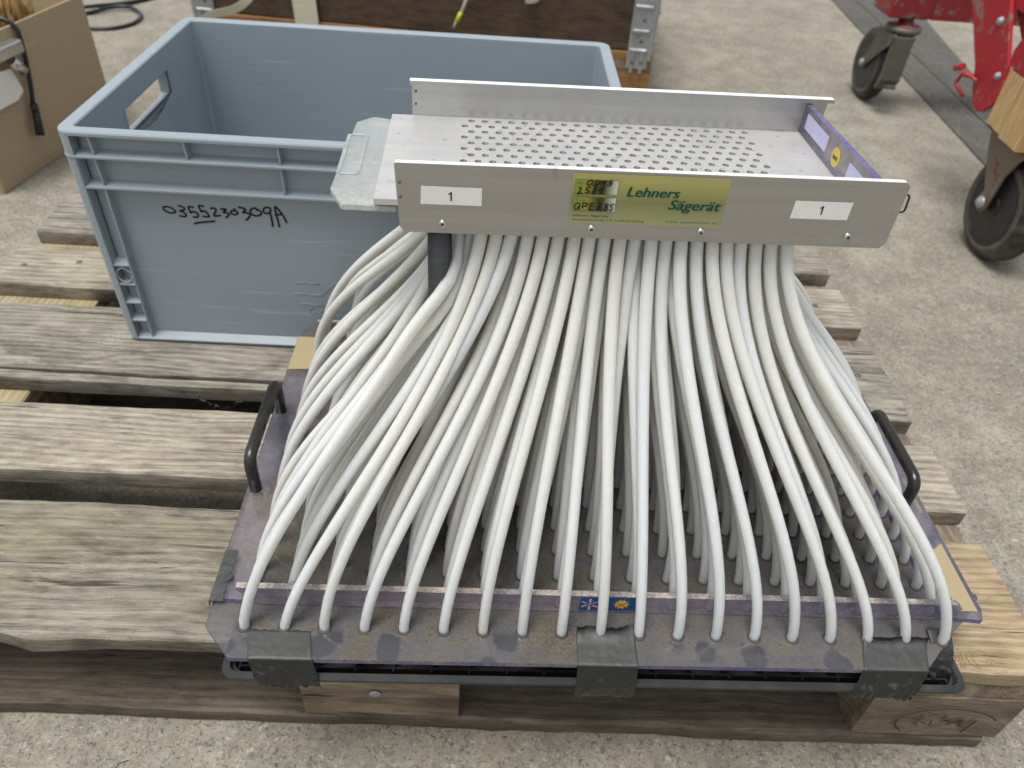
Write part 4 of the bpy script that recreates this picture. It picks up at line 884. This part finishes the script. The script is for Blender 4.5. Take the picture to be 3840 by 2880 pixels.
# ---------------------------------------------------------------- coiled cable on the ground
bm = B()
tube(bm, fillet([(-1.50, 1.98, .005), (-1.28, 2.14, .005), (-1.215, 2.185, .006), (-1.17, 2.245, .012), (-1.12, 2.262, .012), (-1.06, 2.21, .006), (-1.045, 2.12, .005), (-1.085, 2.05, .005), (-1.16, 2.035, .005), (-1.25, 2.04, .005), (-1.36, 2.10, .005), (-1.33, 2.17, .012), (-1.22, 2.22, .016), (-1.13, 2.33, .006), (-.98, 2.62, .005), (-.92, 3.1, .005)], .06), .006, 8)
tag(build('floor_cable', bm, MT['black'], None, Matrix()), 'black cable lying in a loop on the concrete behind the cardboard box', 'cable')

# ---------------------------------------------------------------- red machine on castors
mach = thing('red_machine', 'worn red machine frame on two swivel castors at the right edge', 'machine', frame(1.1, 1.5, 0))
I = Matrix()
bm = B(); box(bm, 1.072, 1.182, 1.783, 1.90, .236, .330, .006, seg=2); build('frame_end', bm, MT['red_worn'], mach, I)
bm = B(); box(bm, 1.182, 2.1, 1.783, 1.845, .2365, .300, .004); box(bm, 1.20, 1.60, 1.80, 1.86, .30, .36, .004); build('cross_beam', bm, MT['red_worn'], mach, I)
bm = B(); pl = [(1.46, .335), (1.51, .50), (1.60, .62), (1.42, .70), (1.255, .408), (1.172, .312), (1.137, .270)]
pl = [(1.62, .60), (1.389, .376), (1.277, .277), (1.252, .240), (1.232, .219), (1.208, .211), (1.186, .219), (1.166, .240), (1.154, .258), (1.172, .312), (1.256, .409), (1.45, .63)]
prism(bm, pl, 1.050, 1.058, 'yz', bev=.001); build('side_plate', bm, MT['red'], mach, I)
bm = B(); box(bm, 1.060, 1.16, 1.20, 1.30, .395, .60, .004); build('upright', bm, MT['red'], mach, I)
bm = B(); prism(bm, [(1.10, .335), (1.20, .345), (1.28, .40), (1.30, .62), (1.02, .62), (.98, .345)], 1.075, 1.12, 'yz', bev=.002); build('housing', bm, MT['red'], mach, I)
bm = B(); prism(bm, [(1.094, .336), (1.10, .362), (1.085, .40), (1.04, .45), (.90, .50), (.90, .33)], 1.002, 1.04, 'yz', bev=.001); build('guard', bm, MT['red'], mach, I)
bm = B(); box(bm, 1.09, 1.9, 1.02, 1.20, .31, .36, .004); build('under_frame', bm, MT['black'], mach, I)
for y, z in ((1.256, .371), (1.186, .289)):
    bm = B(); lathe(bm, [(0, .0085), (.001, .0085), (.0012, .0062), (.006, .006), (.007, .004), (.007, 0)], (1.0498, y, z), (-1, 0, 0), 6 if y < 1.2 else 12); build('bolt', bm, MT['galv'], mach, I)
bm = B(); cyl(bm, (1.0495, 1.262, .262), (1.030, 1.275, .262), .005, seg=10); tube(bm, fillet([(1.043, 1.235, .262), (1.040, 1.290, .262), (1.038, 1.300, .235), (1.043, 1.262, .222)], .008), .0038, 8); cyl(bm, (1.040, 1.30, .270), (1.040, 1.325, .258), .007, seg=8); build('latch', bm, MT['red'], mach, I)
def timber(y0, y1, z0, sd):
    plank('timber_block', .098, y1-y0-.0006, .062, MT['wood_new'], mach, Matrix.Translation((1.0315, (y0+y1)/2, z0+.0495)) @ Matrix.Rotation(R(-90), 4, 'Y') @ Matrix.Rotation(0, 4, 'X'), sd, .0006, step=.02, ch=.0015)
timber(1.029, 1.082, .2345, 201); timber(.962, 1.028, .2285, 202)
def castor(x, y, r, w_, ax, top, sd, forkm, name_lab):
    """wheel centre x,y; swivel centre ax (x,y); fork plates both sides"""
    c0 = (x-w_/2, y, r)
    # tyre with grooves, rim and hub
    bm = B(); n = [(0, r*.70), (.0, r*.86), (w_*.06, r*.93), (w_*.18, r*.985), (w_*.30, r), (w_*.36, r*.985), (w_*.42, r), (w_*.58, r), (w_*.64, r*.985), (w_*.70, r), (w_*.82, r*.985), (w_*.94, r*.93), (w_, r*.86), (w_, r*.70)]
    lathe(bm, n, c0, (1, 0, 0), 48); wh = thing_part('wheel', bm, MT['rubber'])
    for (a, b) in ((.0, 1),):
        bm = B(); lathe(bm, [(-.001, r*.72), (-.0015, r*.68), (.006, r*.64), (.020, r*.60), (.022, r*.30), (.003, r*.25), (-.003, r*.20), (-.003, 0.0)], c0, (1, 0, 0), 36); build('rim', bm, MT['black'], wh, I, 'auto')
        bm = B()
        for k in range(5):
            a_ = 2*math.pi*k/5+.3; d = Vector((0, math.cos(a_), math.sin(a_))); p0 = Vector(c0)+Vector((.007, 0, 0))+d*r*.25; p1 = Vector(c0)+Vector((.005, 0, 0))+d*r*.64; tube(bm, [p0+Vector((.004, 0, 0)), p1+Vector((.004, 0, 0))], r*.075, 6)
        build('spokes', bm, MT['steel_dirty'], wh, I)
        bm = B(); lathe(bm, [(-.0002, r*.755), (-.0012, r*.765), (-.0012, r*.83), (w_*.02, r*.875)], c0, (1, 0, 0), 40); build('sidewall', bm, MT['tyre_dust'], wh, I)
    return wh
def thing_part(nm, bm, mat): return build(nm, bm, mat, mach, I, 'auto')
# rear castor
castor(1.122, 1.885, .094, .044, (1.14, 1.82), .21, 1, MT['steel_dirty'], '')
def fork(x, poly, th, mat):
    bm = B(); prism(bm, poly, x, x+th, 'yz', bev=.0008); build('fork', bm, mat, mach, I)
pr_ = [(1.902, .092), (1.897, .108), (1.862, .160), (1.856, .199), (1.752, .199), (1.765, .175), (1.80, .150), (1.868, .094), (1.875, .084), (1.889, .080)]
fork(1.0925, pr_, .0035, MT['steel_dirty']); fork(1.148, pr_, .0035, MT['steel_dirty'])
bm = B(); prism(bm, [(1.754, .197), (1.752, .090), (1.770, .062), (1.778, .065), (1.765, .100), (1.768, .197)], 1.096, 1.148, 'yz'); box(bm, 1.110, 1.140, 1.742, 1.757, .070, .078); build('brake_plate', bm, MT['steel_dirty'], mach, I)
bm = B(); lathe(bm, [(0, .040), (.004, .046), (.012, .047), (.016, .044), (.018, .040), (.018, 0)], (1.135, 1.812, .198), (0, 0, 1), 32); build('swivel_ring', bm, MT['steel_dirty'], mach, I)
bm = B(); lathe(bm, [(0, .036), (.002, .036), (.0025, .020), (.020, .018), (.022, 0)], (1.135, 1.812, .216), (0, 0, 1), 24); build('swivel_pin', bm, MT['red_worn'], mach, I)
bm = B(); lathe(bm, [(0, .0105), (.006, .010), (.007, .006), (.010, .005), (.0105, 0)], (1.0925, 1.886, .094), (-1, 0, 0), 12); build('axle_nut', bm, MT['galv'], mach, I)
# front castor
castor(1.066, 1.005, .102, .050, (1.05, 1.05), .2, 2, MT['steel_dirty'], '')
pr2 = [(1.036, .110), (1.030, .124), (1.072, .178), (1.098, .226), (1.080, .2335), (.985, .229), (.955, .222), (.975, .205), (.993, .168), (1.002, .100), (1.010, .086), (1.024, .086), (1.034, .096)]
fork(1.026, pr2, .0045, MT['fork']); fork(1.098, pr2, .0045, MT['fork'])
bm = B(); box(bm, 1.02, 1.11, .90, 1.10, .222, .2285, .001); build('fork_crown', bm, MT['red_worn'], mach, I)
bm = B(); lathe(bm, [(0, .0125), (.005, .012), (.006, .008), (.010, .0065), (.0105, 0)], (1.0258, 1.018, .104), (-1, 0, 0), 12); build('axle_nut', bm, MT['galv'], mach, I)
